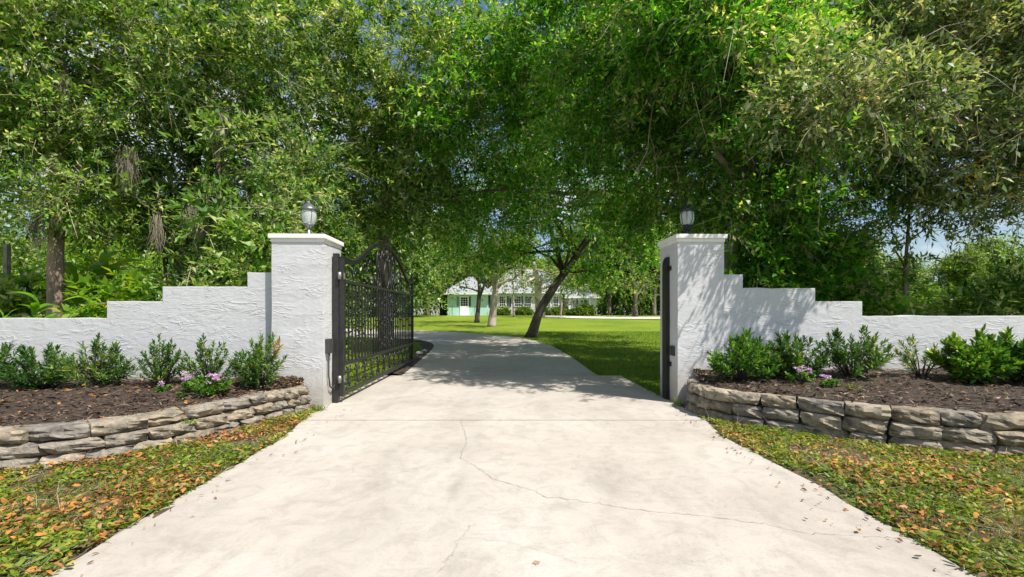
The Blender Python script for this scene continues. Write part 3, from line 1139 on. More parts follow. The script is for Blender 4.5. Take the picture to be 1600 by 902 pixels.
px_shrub(VR, 1238, 5.95, .60, .58, 44, 'shrub_leaf', .085, .015, "mid green shrub behind the small lilac flowers")
px_shrub(VR, 1332, 5.90, .70, .62, 44, 'shrub_leaf', .080, .013, "spiky shrub with a lit base below the last wall step")
px_shrub(VR, 1440, 5.90, .46, .58, 13, 'shrub_leaf', .075, .010, "thin sparse shrub of two dark stems before the low right wall", k=30, dens=.5)
px_shrub(VR, 1522, 5.55, .66, .60, 56, 'shrub_bright', .095, .024, "broad glossy leaved bush left of the one cut by the picture edge")
px_shrub(VR, 1600, 5.45, .66, .62, 56, 'shrub_bright', .095, .024, "broad glossy leaved bush at the right end of the stone bed")


def flowers(V, px, Y, w, h, nf, label, ns=26):
    x = (px - 800) / F_PX * Y
    root = shrub((x, Y, bed_z(V, x, Y)), w, h * .8, ns, 'shrub_bright', .05, .016, label, name="flower_plant", cat="flower", k=16, group="flowering plants in the beds")
    r = random.Random(px)
    for _ in range(nf):
        c = np.array([r.uniform(-.5, .5) * w, -abs(r.uniform(0, .3)) * w, h * r.uniform(.62, 1.0)])
        n = 34
        d = rand_dirs(n)
        d[:, 2] = np.abs(d[:, 2]) * .8
        p = c + d * rng.uniform(.008, .03, (n, 1))
        LV, LF = leaf_arrays(p, norm(d + rng.normal(size=(n, 3)) * .5), norm(d + .01), rng.uniform(.014, .024, n), .013, fold=.05)
        link("flower_head", np_mesh("flower_head", LV, LF), M['petal'], root)
    return root


flowers(VL, 322, 5.22, .52, .27, 13, "low plant with lilac pink flower clusters before the left shrubs", 34)
flowers(VL, 253, 5.3, .12, .12, 2, "tiny pink flower at the foot of the compact pointed shrub", 5)
flowers(VR, 1252, 5.55, .28, .22, 6, "small lilac flowers in front of the mid green shrub", 10)
flowers(VR, 1292, 5.35, .16, .14, 3, "sparse pink blooms low on the right mulch bed", 6)

# ------------------------------------------------------------------ iron gate, swung open
gate = empty("iron_gate", (-2.425, 6.46, 0), math.radians(90.6))
tag(gate, "open ornamental black iron driveway gate with arched scrollwork top", "gate")
GL = 4.86
MB().box((0, -.032, .09), (.065, .032, 2.06)).build("hinge_stile", M['iron_lit'], gate, bevel=.004)
MB().box((GL - .06, -.03, .09), (GL, .03, 2.16)).build("latch_stile", M['iron'], gate, bevel=.004)
for nm, z, hh, mt in (("bottom_rail", .13, .05, 'iron_lit'), ("middle_rail", .54, .045, 'iron_lit'), ("top_rail", 1.735, .045, 'iron_lit')):
    MB().box((.065, -.022, z - hh / 2), (GL - .06, .022, z + hh / 2)).build(nm, M[mt], gate, bevel=.003)
half = [(0.06, 2.06), (.22, 2.035), (.42, 2.03), (.65, 2.07), (.9, 2.17), (1.2, 2.32), (1.55, 2.46), (1.95, 2.55), (2.43, 2.58)]
arch = half + [(GL - a, z) for a, z in reversed(half[:-1])]
ap = smooth_path(arch, 60, 2)
mb = MB()
vs, fs = [], []
for i, (u, z) in enumerate(ap):
    t = norm(np.array([ap[min(i + 1, 59)] - ap[max(i - 1, 0)]]))[0]
    nx_, nz_ = -t[1], t[0]
    for (s, y) in ((-1, -.024), (1, -.024), (1, .024), (-1, .024)):
        vs.append((u + nx_ * s * .034, y, z + nz_ * s * .034))
for i in range(59):
    for k in range(4):
        fs.append((i * 4 + k, i * 4 + (k + 1) % 4, (i + 1) * 4 + (k + 1) % 4, (i + 1) * 4 + k))
fs += [(3, 2, 1, 0), (59 * 4, 59 * 4 + 1, 59 * 4 + 2, 59 * 4 + 3)]
mb.add(vs, fs)
mb.build("arch_bar", M['iron'], gate)
MB().lathe([(.018, 0), (.035, .01), (.03, .03), (.018, .04), (.034, .07), (.036, .09), (.02, .125), (.006, .16)], 12, (GL - .03, 0, 2.155)).build("finial", M['iron'], gate, smooth=True)
MB().box((-.002, -.034, 2.058), (.067, .034, 2.075)).build("stile_cap", M['iron'], gate)
for z in (1.80, .34):
    MB().tube([(-.058, 0, z), (.0, 0, z)], .016, 10).build("hinge_pin", M['steel'], gate, smooth=True)
    MB().tube([(-.058, 0, z - .05), (-.058, 0, z + .05)], .024, 10).build("hinge_barrel", M['steel'], gate, smooth=True)
    MB().box((.0, -.045, z - .045), (.04, -.034, z + .045)).build("hinge_plate", M['steel'], gate)


def arch_z(u):
    return float(np.interp(u, ap[:, 0], ap[:, 1]))


pick = MB().box((-.0115, -.0115, .5625), (.0115, .0115, 1.7125)).mesh("picket")
pick.materials.append(M['iron'])
pick_lit = MB().box((-.0115, -.0115, .5625), (.0115, .0115, 1.7125)).mesh("picket")
pick_lit.materials.append(M['iron_lit'])
np_ = 30
col_me = MB().lathe([(.012, -.03), (.022, -.018), (.026, 0), (.022, .018), (.012, .03)], 8).mesh("collar", True)
col_me.materials.append(M['iron'])
for i in range(np_):
    u = .065 + (GL - .125) * (i + .5) / np_
    o = link("picket", pick_lit if i < 9 else pick, None, gate)  # nearest pickets take the iron with sunlight painted in
    o.location = (u, 0, 0)
    if i % 2 == 0 and abs(u - GL / 2) > .7:
        for z in ((1.3, 1.0) if i % 4 == 0 else (1.15,)):
            c = link("collar", col_me, None, gate)
            c.location = (u, 0, z)


def spiral(cx, cz, r0, a0, turns, sgn, n=26, shrink=.18):
    pts = []
    for i in range(n):
        t = i / (n - 1)
        r = r0 * (1 - (1 - shrink) * t)
        a = a0 + sgn * turns * 2 * math.pi * t
        pts.append((cx + r * math.cos(a), cz + r * math.sin(a)))
    return pts


def scroll_S(u0, z0, u1, z1, r, sg):
    """S scroll with curled ends running from lower to upper end"""
    a = spiral(u0 + sg * r, z0 + r, r, math.pi if sg > 0 else 0, .95, sg)
    b_ = spiral(u1 - sg * r, z1 - r, r, 0 if sg > 0 else math.pi, .95, sg)
    return list(reversed(a)) + b_


def build_scroll(pts, rad=.011, name="scroll", mt='iron'):
    return MB().tube([(u, 0, z) for u, z in pts], rad * 1.3, 6).build(name, M[mt], gate, smooth=True)


# band between the bottom and middle rails: pairs of C scrolls
nb = 12
for i in range(nb):
    u = .1 + (GL - .2) * (i + .5) / nb
    w = (GL - .2) / nb
    mt = 'iron_lit' if i < 4 else 'iron'
    for sg in (-1, 1):
        top = spiral(u + sg * w * .23, .43, .055, math.pi / 2, .9, sg)
        bot = spiral(u + sg * w * .23, .235, .055, -math.pi / 2, .9, -sg)
        midp = [(u + sg * w * .05, .40), (u + sg * .012, .335), (u + sg * w * .05, .265)]
        pts = list(reversed(top)) + [(u + sg * w * .12, .47)] + midp + [(u + sg * w * .12, .195)] + bot
        build_scroll(pts, .0095, mt=mt)
# upper field under the arch
def upper(u0, sg):
    """one half, mirrored by sg about the centre"""
    c = GL / 2
    # lyre pair in the centre
    build_scroll([(c + sg * a, z) for a, z in [(.02, 1.765), (.10, 1.80), (.19, 1.92), (.20, 2.06), (.13, 2.18), (.07, 2.28), (.09, 2.38), (.16, 2.43), (.22, 2.39), (.22, 2.32), (.17, 2.30)]], .014)
    build_scroll([(c + sg * a, z) for a, z in [(.03, 2.52), (.05, 2.42), (.035, 2.30)]], .012)
    build_scroll([(c + sg * a, z) for a, z in [(.25, 1.765), (.30, 1.9), (.36, 2.08), (.38, 2.25), (.34, 2.4), (.28, 2.5)]], .014)
    # big S scroll
    pts = [(.46, 2.36), (.51, 2.39), (.55, 2.34), (.52, 2.28), (.45, 2.27), (.40, 2.34), (.44, 2.43), (.54, 2.45), (.64, 2.36), (.68, 2.2), (.66, 2.02), (.60, 1.9), (.63, 1.81), (.72, 1.79), (.78, 1.85), (.76, 1.92), (.70, 1.92)]
    build_scroll([(c + sg * a, z) for a, z in smooth_path(pts, 50, 2)], .014)
    build_scroll([(c + sg * a, z) for a, z in smooth_path([(.50, 1.765), (.45, 1.85), (.47, 1.97), (.55, 2.05), (.57, 2.13), (.52, 2.16), (.48, 2.12)], 30, 2)], .012)
    build_scroll([(c + sg * a, z) for a, z in smooth_path([(.88, 1.765), (.86, 1.95), (.93, 2.12), (1.03, 2.2), (1.11, 2.15), (1.09, 2.06), (1.02, 2.06)], 34, 2)], .013)
    build_scroll([(c + sg * a, z) for a, z in smooth_path([(1.02, 1.765), (1.12, 1.86), (1.25, 1.9), (1.33, 1.83), (1.28, 1.78)], 24, 2)], .012)
    build_scroll([(c + sg * a, z) for a, z in smooth_path([(1.30, 2.18), (1.22, 2.08), (1.24, 1.97), (1.36, 1.93), (1.47, 1.99), (1.46, 2.08), (1.38, 2.08)], 34, 2)], .012)
    build_scroll([(c + sg * a, z) for a, z in smooth_path([(1.52, 1.765), (1.60, 1.88), (1.72, 1.95), (1.84, 1.9), (1.83, 1.82), (1.75, 1.82)], 30, 2)], .012)
    build_scroll([(c + sg * a, z) for a, z in smooth_path([(2.32, 2.02), (2.28, 1.86), (2.17, 1.79), (2.05, 1.85), (2.06, 1.95), (2.14, 1.96)], 30, 2)], .012)
    build_scroll([(c + sg * a, z) for a, z in smooth_path([(1.9, 2.02), (1.98, 1.93), (1.94, 1.83), (1.88, 1.78)], 20, 2)], .011)
    # dense panel of the middle, between the rails
    for z0 in (.60, .98, 1.36):
        pts = list(reversed(spiral(c + sg * .17, z0 + .08, .07, math.pi / 2, .95, sg))) + [(c + sg * .10, z0 + .16), (c + sg * .03, z0 + .17)] + [(c + sg * .10, z0 + .20)] + spiral(c + sg * .17, z0 + .26, .07, -math.pi / 2, .95, -sg)
        build_scroll(pts, .0105)
        build_scroll([(c + sg * a, z0 + z) for a, z in smooth_path([(.56, .02), (.40, .04), (.32, .13), (.40, .22), (.50, .18), (.46, .12)], 26, 2)], .010)
        build_scroll([(c + sg * a, z0 + z) for a, z in smooth_path([(.56, .34), (.44, .34), (.30, .30), (.26, .20), (.29, .06)], 20, 2)], .010)


upper(0, 1)
upper(0, -1)
MB().lathe([(.01, -.05), (.03, -.03), (.04, 0), (.03, .03), (.01, .05)], 10, (GL / 2, 0, 2.30)).build("rosette", M['iron'], gate, smooth=True)

# ------------------------------------------------------------------ house at the far side of the lawn
HZ = gzf(50)
HS = 50 / F_PX / 5.714


def hx_(zx):
    return (680 + zx / 5.714 - 800) / F_PX * 50


def hz_(zy):
    return CAM_H + (492 - 420 - zy / 5.714) / F_PX * 50 - HZ


house = empty("house", (0, 50, HZ))
tag(house, "long white single storey house with mint green gabled end across the lawn", "house")


def hwall(name, x0, x1, y0, y1, z1, mat, z0=-.3):
    return MB().box((x0, y0, z0), (x1, y1, z1)).build(name, mat, house)


gx0, gx1 = hx_(108), hx_(470)
ev = 2.28
hwall("gable_wing_wall", gx0, gx1, 0, 9, ev, M['mint'])
mx0, mx1 = hx_(470) + .004, hx_(1190)
hwall("main_wall", mx0, mx1, 1.2, 10, 2.42, M['house_white'])
MB().box((mx0 + .01, 1.16, -.3), (mx1, 1.198, .62)).build("plinth", M['house_base'], house)
rx1 = hx_(1450)
hwall("side_wing_wall", mx1 + .004, rx1, .4, 8, 1.9, M['house_white'])
cx0 = hx_(20)
MB().box((cx0, 1.5, -.3), (gx0 - .004, 7, 2.0)).build("carport_shade_block", M['shade_in'], house)  # solid block; its dark colour stands for shade in the open bay


def hip(name, x0, x1, y0, y1, z0, z1, rx0_, rx1_, ov=.45, th=.14):
    ym = (y0 + y1) / 2
    a = [(x0 - ov, y0 - ov, z0), (x1 + ov, y0 - ov, z0), (x1 + ov, y1 + ov, z0), (x0 - ov, y1 + ov, z0)]
    lo = [(x, y, z - th) for x, y, z in a]
    r = [(rx0_, ym, z1), (rx1_, ym, z1)]
    mb = MB()
    mb.add(a + r, [(0, 1, 5, 4), (1, 2, 5), (2, 3, 4, 5), (3, 0, 4)])
    o = mb.build(name, M['roof'], house)
    mb = MB()
    a2 = [(x, y, z - .004) for x, y, z in a]
    mb.add(a2 + lo, [(0, 4, 5, 1), (1, 5, 6, 2), (2, 6, 7, 3), (3, 7, 4, 0), (4, 7, 6, 5)])
    mb.build("eaves", M['trim'], o)
    return o


hip("roof", gx0, gx1, 0, 9, ev + .12, 4.6, (gx0 + gx1) / 2 - .3, (gx0 + gx1) / 2 + .3, .55)
hip("roof", mx0, mx1, 1.2, 10, 2.58, 5.6, mx0 + 2.5, mx1 - 2.5)
hip("roof", mx1, rx1, .4, 8, 2.02, 3.9, mx1 + .5, rx1 - 1.6, .4)
mb = MB()
mb.add([(cx0 - .5, 1.0, 1.95), (gx0 - .56, 1.0, 2.42), (gx0 - .56, 7.5, 2.42), (cx0 - .5, 7.5, 1.95), (cx0 - .5, 1.0, 1.85), (gx0 - .56, 1.0, 2.30), (gx0 - .56, 7.5, 2.30), (cx0 - .5, 7.5, 1.85)],
       [(0, 1, 2, 3), (4, 7, 6, 5), (0, 4, 5, 1), (1, 5, 6, 2), (2, 6, 7, 3), (3, 7, 4, 0)])
mb.build("carport_roof", M['roof'], house)
# front dormer gables on the main roof
for zx in (760, 840, 1000):
    x = hx_(zx)
    mb = MB()
    w = .62
    mb.add([(x - w, 1.6, 2.72), (x + w, 1.6, 2.72), (x, 1.6, 4.0), (x - w, 4.6, 2.72), (x + w, 4.6, 2.72), (x, 4.6, 4.0)],
           [(0, 1, 2), (5, 4, 3), (0, 3, 4, 1)])
    d = mb.build("dormer", M['trim'], house)
    MB().add([(x - w - .12, 1.45, 2.62), (x, 1.45, 4.1), (x, 4.6, 4.1), (x - w - .12, 4.6, 2.62), (x - w - .12, 1.45, 2.55), (x, 1.45, 4.02), (x, 4.6, 4.02), (x - w - .12, 4.6, 2.55)],
             [(0, 1, 2, 3), (4, 7, 6, 5), (0, 4, 5, 1), (3, 2, 6, 7), (0, 3, 7, 4), (1, 5, 6, 2)]).build("dormer_roof", M['roof'], d)
    MB().add([(x + w + .12, 1.45, 2.62), (x + .003, 1.45, 4.1), (x + .003, 4.6, 4.1), (x + w + .12, 4.6, 2.62), (x + w + .12, 1.45, 2.55), (x + .003, 1.45, 4.02), (x + .003, 4.6, 4.02), (x + w + .12, 4.6, 2.55)],
             [(3, 2, 1, 0), (5, 6, 7, 4), (1, 5, 4, 0), (7, 6, 2, 3), (4, 7, 3, 0), (2, 6, 5, 1)]).build("dormer_roof", M['roof'], d)


def window(x0, x1, z0, z1, y, nx, nz):
    mb = MB()
    f = .07
    mb.box((x0 - f, y - .06, z0 - f), (x0, y + .02, z1 + f)).box((x1, y - .06, z0 - f), (x1 + f, y + .02, z1 + f))
    mb.box((x0, y - .058, z1), (x1, y + .02, z1 + f)).box((x0, y - .07, z0 - f), (x1, y + .02, z0))
    for i in range(1, nx):
        x = x0 + (x1 - x0) * i / nx
        mb.box((x - .015, y - .045, z0), (x + .015, y - .012, z1))
    for i in range(1, nz):
        z = z0 + (z1 - z0) * i / nz
        mb.box((x0, y - .043, z - .016), (x1, y - .014, z + .016))
    w = mb.build("window", M['trim'], house)
    MB().box((x0, y - .01, z0), (x1, y + .015, z1)).build("pane", M['glass'], w)
    return w


for a, b_ in ((572, 625), (712, 765), (806, 858), (1003, 1032), (1065, 1106)):
    window(hx_(a), hx_(b_), 1.02, 2.1, 1.2, 3 if b_ - a > 40 else 2, 4)
for a, b_ in ((1236, 1258), (1300, 1324)):
    window(hx_(a), hx_(b_), .85, 1.65, .4, 2, 3)
for a, b_, y, z0, z1, mt in ((642, 655, 1.2, .98, 2.15, 'shutter'), (662, 678, 1.2, .98, 2.15, 'shutter'), (770, 784, 1.2, .98, 2.15, 'shutter'), (1145, 1163, 1.2, .98, 2.15, 'shutter'), (470, 489, 1.2, .9, 2.2, 'shutter'),
                             (1262, 1280, .4, .82, 1.68, 'shutter'), (1335, 1354, .4, .82, 1.68, 'shutter'), (192, 214, 0, .95, 2.05, 'shutter_grey'), (302, 318, 0, .95, 2.05, 'shutter')):
    mb = MB()
    x0, x1 = hx_(a), hx_(b_)
    mb.box((x0, y - .05, z0), (x1, y - .003, z1))
    for i in range(7):
        z = z0 + .06 + (z1 - z0 - .12) * (i + .5) / 7
        mb.box((x0 + .03, y - .062, z - .04), (x1 - .03, y - .046, z + .04))
    mb.build("shutter", M[mt], house)
# white door with a glazed upper half
dx0, dx1 = hx_(222), hx_(298)
dr = MB().box((dx0, -.07, 0), (dx1, -.004, 2.08)).build("door", M['trim'], house)
mb = MB()
for i in range(3):
    for j in range(4):
        w, h = (dx1 - dx0 - .16) / 3, .98 / 4
        mb.box((dx0 + .08 + i * w + .02, -.085, 1.0 + j * h + .02), (dx0 + .08 + (i + 1) * w - .02, -.068, 1.0 + (j + 1) * h - .02))
mb.build("pane", M['glass'], dr)
MB().lathe([(.03, 0), (.04, .03), (.02, .05)], 8, (dx1 - .1, -.1, .95)).build("handle", M['steel'], dr)
# door steps and thin rails
MB().box((dx0 - .3, -1.0, -.2), (dx1 + .3, -.075, -.01)).build("step", M['house_base'], house)
for x in (dx0 - .75, dx1 + .75):
    mb = MB()
    mb.tube([(x, -.9, -.2), (x, -.9, .95), (x, -.05, .95)], .022, 6)
    mb.build("railing", M['iron'], house)
MB().box((hx_(1195), .30, -.3), (hx_(1215), .396, 1.9)).build("corner_post", M['trim'], house)
MB().box((hx_(1375), .28, -.2), (hx_(1392), .396, 1.9)).build("corner_post", M['trim'], house)

# ------------------------------------------------------------------ wooden fence far left
fence = empty("wooden_fence", (-12.3, 11, 0))
tag(fence, "weathered grey board fence with tall post behind the far left wall", "fence")
for i in range(7):
    x = .05 - .13 * (i + 1)
    MB().box((x, -.015 + .004 * (i % 2), -.1), (x + .124, .01 + .004 * (i % 2), 2.18 - .02 * (i % 3))).build("board", M['wood'], fence)
MB().box((.055, -.06, -.1), (.155, .04, 2.95)).build("post", M['wood'], fence, bevel=.006)
MB().box((-.95, .016, 1.7), (.054, .06, 1.8)).build("rail", M['wood'], fence)


# ------------------------------------------------------------------ trees
def crown_arrays(blobs, scale, leafL, leafW, k, sp, tl, droop, clump=.37, seed=0, updir=.25):
    """blobs: (center, (rx, ry, rz), clumps); leaves gathered in clumps so light and sky show between them"""
    Vs, Fs, o = [], [], 0
    cl_all = []
    A_all, D_all, S_all = [], [], []
    for (c, r, n) in blobs:
        n = max(2, int(n))
        c, r = np.array(c), np.array(r)
        u = rand_dirs(n) * (rng.random((n, 1)) ** .42)
        cc = c + u * r
        cl_all.append(cc)
        A = np.repeat(cc, sp, 0)
        sz = np.repeat(rng.uniform(.68, 1.32, (n, 1)), sp, 0)
        S_all.append(sz)
        out = norm(np.repeat(u, sp, 0) * .8 + rand_dirs(n * sp) * 1.0 + np.array([0, 0, updir]))
        A = A + rng.normal(size=A.shape) * clump * scale * np.array([1, 1, .6]) * .62
        A_all.append(A)
        D_all.append(out)
    A, D = np.concatenate(A_all), np.concatenate(D_all)
    V, F = spray_arrays(A, D, k, tl * scale, leafL * scale * 1.28, leafW * scale * 1.22, droop, size=np.concatenate(S_all))
    return V, F, np.concatenate(cl_all), A, D


def limb_path(a, b_, sag=.0, wob=.15, n=6, rnd=None):
    a, b_ = Vector(a), Vector(b_)
    rnd = rnd or random
    L = (b_ - a).length
    off = [Vector((rnd.uniform(-1, 1), rnd.uniform(-1, 1), rnd.uniform(-.5, .5))) * wob * L * .35 for _ in range(n + 1)]
    pts = []
    for i in range(n + 1):
        t = i / n
        p = a.lerp(b_, t) + Vector((0, 0, math.sin(t * math.pi) * L * sag))
        if 0 < i < n:
            p += off[i] * math.sin(t * math.pi)
        pts.append(p)
    return pts


def tree(name, label, trunk, radii, forks, blobs, leaf, bark, scale=1.0, leafL=.11, leafW=.042, k=9, sp=18, tl=.42, droop=.35,
         clump=.37, group=None, twigs=.35, seed=1, extra_limbs=(), twig_r=.0075, cat="tree", limb_r=.5, sec=2):
    """trunk: world points from the ground up; forks: index of the trunk point each limb leaves from (by blob)"""
    base = Vector(trunk[0])
    root = empty(name, base)
    tag(root, label, cat, group)
    r = random.Random(seed)
    loc = lambda p: Vector(p) - base
    tp = smooth_path([tuple(p) for p in trunk], max(8, len(trunk) * 4), 1)
    rd = np.interp(np.linspace(0, 1, len(tp)), np.linspace(0, 1, len(radii)), radii)
    rd[0] *= 1.25
    MB().tube([loc(p) for p in tp], [x * r.uniform(.94, 1.06) for x in rd], 10).build("trunk", M[bark], root, smooth=True)
    V, F, cc, A, D = crown_arrays(blobs, scale, leafL, leafW, k, sp, tl, droop, clump, seed)
    bx = np.array(base)
    link("crown", np_mesh("crown", V - bx, F), M[leaf], root)
    # limbs
    start = 0
    for i, (c, rr, n) in enumerate(blobs):
        f = forks[i % len(forks)]
        a = tp[int(f * (len(tp) - 1))]
        ra = rd[int(f * (len(tp) - 1))] * limb_r
        n = max(2, int(n))
        pth = limb_path(a, c, .06, .28, 7, r)
        MB().tube([loc(p) for p in pth], np.linspace(ra, max(.012 * scale, ra * .3), len(pth)), 7).build("limb", M[bark], root, smooth=True)
        mb = MB()
        cs = cc[start:start + n]
        start += n
        for q in range(min(n, sec * 4)):
            p0 = pth[r.randrange(3, 8)]
            e = Vector(cs[r.randrange(n)])
            pp = limb_path(p0, e, .04, .35, 5, r)
            mb.tube([loc(p) for p in pp], np.linspace(ra * .28, .006 * scale, len(pp)), 5)
        mb.build("branches", M[bark], root, smooth=True)
    for pts, rs, mt in extra_limbs:
        MB().tube([loc(p) for p in pts], rs, 7).build("branch", M[mt], root, smooth=True)
    if twigs:
        m = rng.random(len(A)) < twigs
        TV, TF = twig_arrays(A[m], D[m], tl * scale * 1.15 * rng.uniform(.7, 1.5, (m.sum(), 1)), twig_r * scale, droop)
        tw = link("twigs", np_mesh("twigs", TV - bx, TF), M['twig'], root)
        tw["kind"] = "stuff"
    return root


DENS = 1.36


def B(px, py, Y, rw, rh, dep, dens=1.0):
    """crown blob centred where photo pixel (px, py) meets distance Y, radii from pixel sizes"""
    c = at(px, py, Y)
    rx, rz = rw / F_PX * Y, rh / F_PX * Y
    return (tuple(c), (rx, dep, rz), dens * DENS * rx * rz * 3.14 / (.36 * (Y / 9.5) ** 2) * 2.3)


def tr(*pts):
    out = []
    for px, py, Y in pts:
        if py is None:
            x = (px - 800) / F_PX * Y
            out.append((x, Y, gzf(Y) - .1))
        else:
            out.append(tuple(at(px, py, Y)))
    return out


# A: left tree with peeling trunk beside the wall
tree("shade_tree", "tree with peeling reddish trunk rising behind the lowest left wall", tr((88, None, 9.4), (86, 440, 9.4), (88, 370, 9.4), (96, 260, 9.4), (110, 130, 9.6)), [.165, .14, .13, .12, .07], [.72, .85, .6, .9],
     [B(60, 230, 9.2, 150, 90, 1.6, .8), B(150, 90, 9.6, 190, 130, 2.0, .85), B(20, 60, 8.8, 130, 100, 1.5, .7), B(130, 315, 9.2, 110, 32, 1.0, .8), B(-90, 180, 9, 130, 160, 1.6, .7), B(-40, -90, 9, 200, 90, 2, .6)],
     'leaf_mid', 'bark_red', leafL=.10, leafW=.04, seed=3, twigs=.5, droop=.25)
# B: dark multi stemmed tree behind the step of the wall
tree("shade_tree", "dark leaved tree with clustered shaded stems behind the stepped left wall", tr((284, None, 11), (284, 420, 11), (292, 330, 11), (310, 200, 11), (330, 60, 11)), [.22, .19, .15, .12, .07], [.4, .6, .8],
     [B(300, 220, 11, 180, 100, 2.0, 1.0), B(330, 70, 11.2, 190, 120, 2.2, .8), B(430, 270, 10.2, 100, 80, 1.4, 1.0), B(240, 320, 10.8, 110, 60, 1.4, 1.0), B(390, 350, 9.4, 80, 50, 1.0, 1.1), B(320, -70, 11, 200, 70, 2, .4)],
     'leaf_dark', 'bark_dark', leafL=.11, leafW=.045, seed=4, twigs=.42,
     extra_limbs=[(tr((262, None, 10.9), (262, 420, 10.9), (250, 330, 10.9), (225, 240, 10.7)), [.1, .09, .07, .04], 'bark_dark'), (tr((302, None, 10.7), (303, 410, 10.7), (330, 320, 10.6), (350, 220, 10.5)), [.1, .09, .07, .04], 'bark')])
# C: tree behind the open gate
tree("shade_tree", "tall tree with pinkish grey trunk seen above and through the open gate", tr((603, None, 15.5), (602, 470, 15.5), (600, 380, 15.5), (606, 250, 15.5), (600, 90, 15)), [.27, .23, .21, .16, .08], [.5, .62, .75, .9],
     [B(560, 240, 14.6, 140, 100, 2.4, 1.0), B(500, 110, 13.5, 170, 120, 2.4, .95), B(650, 70, 13.5, 160, 110, 2.4, .9), B(600, 310, 13.8, 80, 60, 1.2, .9), B(640, 210, 14.2, 110, 90, 2, .9), B(655, 300, 15, 60, 60, 1.6, .8), B(500, 330, 14, 90, 60, 1.6, .9)],
     'leaf_mid', 'bark_pale', leafL=.105, leafW=.042, seed=5, twigs=.35, scale=1.15)
# D: leaning tree on the lawn
tree("leaning_tree", "dark leaning tree beside the driveway bend on the lawn", tr((829, None, 20.5), (843, 485, 20.4), (868, 445, 20.3), (893, 412, 20.2), (918, 372, 20), (935, 330, 19.8)), [.25, .20, .175, .15, .12, .08], [.55, .7, .85, .95],
     [B(905, 310, 19.5, 130, 85, 3, .75), B(800, 260, 19, 120, 80, 3, .55), B(860, 170, 17.5, 160, 90, 3, .8), B(965, 400, 20, 60, 45, 2, .8), B(930, 425, 20.5, 45, 30, 1.6, .8), B(725, 410, 21, 50, 28, 1.6, .9), B(790, 415, 21, 45, 18, 1.6, .7), B(745, 355, 20, 80, 65, 2.4, 1.0), B(820, 380, 21, 70, 30, 1.6, .6), B(1000, 300, 19, 80, 60, 2.4, .7)],
     'leaf_deep', 'bark_dark', leafL=.085, leafW=.036, seed=6, twigs=.2, scale=1.55,
     extra_limbs=[(tr((880, 432, 20.2), (868, 380, 20.4), (850, 330, 20.6), (835, 290, 20.6)), [.13, .10, .07, .04], 'bark_dark'), (tr((900, 400, 20.1), (870, 350, 19.4), (858, 300, 19), (868, 240, 18.6)), [.11, .09, .07, .03], 'bark_dark')])
# E: big tree by the latch pillar
tree("shade_tree", "large deep green tree leaning out over the latch pillar", tr((1140, None, 8.6), (1142, 420, 8.6), (1150, 340, 8.6), (1168, 220, 8.7), (1160, 110, 8.8), (1130, 0, 9)), [.17, .15, .14, .13, .10, .06], [.5, .62, .75, .85, .9],
     [B(1150, 95, 8.9, 190, 110, 1.7, 1.0), B(990, 120, 9.3, 160, 110, 1.6, .9), B(1255, 235, 8.8, 140, 100, 1.5, 1.0), B(1110, 265, 9.3, 95, 80, 1.2, 1.0), B(1300, 345, 9.0, 95, 65, 1.2, .9), B(1215, 405, 9.2, 90, 55, .9, 1.1),
      B(950, 255, 9.8, 125, 75, 1.4, .9), B(1030, 335, 10, 75, 45, 1.2, .9), B(1180, 330, 8.4, 80, 60, .8, .9), B(1110, -70, 9, 300, 90, 2, .6), B(1075, 70, 7.3, 110, 70, .9, .7), B(1000, 20, 7.0, 90, 50, .8, .5), B(1160, 20, 6.4, 110, 60, .7, .5), B(1190, 110, 7.4, 110, 80, .8, .7), B(1240, 205, 6.2, 70, 55, .4, .26), ],
     'leaf_deep', 'bark', leafL=.086, leafW=.036, seed=7, twigs=.35, sp=21,
     extra_limbs=[(tr((1160, 110, 8.8), (1080, 60, 8.9), (1030, 128, 8.9), (1012, 95, 9), (985, 45, 9.1)), [.08, .06, .05, .045, .03], 'bark_pale')])
# top centre canopy: tree standing further in, its trunk behind the latch pillar
tree("shade_tree", "tree behind the latch pillar whose bright crown arches over the middle of the gateway", tr((1088, None, 13.5), (1084, 400, 13.5), (1070, 300, 13.4), (1030, 190, 13.2), (970, 90, 12.8)), [.24, .21, .18, .14, .08], [.5, .65, .8, .92],
     [B(800, 70, 12.6, 150, 100, 2.2, 1.0), B(740, 180, 13, 110, 90, 2, .95), B(850, 190, 13.5, 110, 80, 2, .95), B(910, 50, 12, 120, 90, 2, .9), B(690, 310, 14.5, 80, 75, 2, 1.1), B(770, 300, 17, 80, 50, 2, .9), B(840, 300, 18, 70, 50, 2, .8), B(715, 390, 18, 45, 35, 1.6, .8),
      B(1050, 210, 14, 110, 90, 2.2, .9), B(1000, 330, 13, 60, 45, 1.6, .8), B(1110, 120, 12, 110, 90, 2, .8), B(1170, 260, 12, 90, 80, 1.8, .8), B(880, 320, 13, 80, 35, 1.6, .45), B(960, -40, 9.5, 160, 60, 1.6, .4), B(1080, -60, 7.6, 150, 60, 1.4, .45), B(1230, 150, 11.5, 110, 80, 2, .5), B(1290, 120, 10, 100, 80, 1.8, .5), B(1200, 60, 13.5, 120, 90, 2.4, .45)],
     'leaf_deep', 'bark', leafL=.095, leafW=.04, seed=8, twigs=.25, scale=1.2)
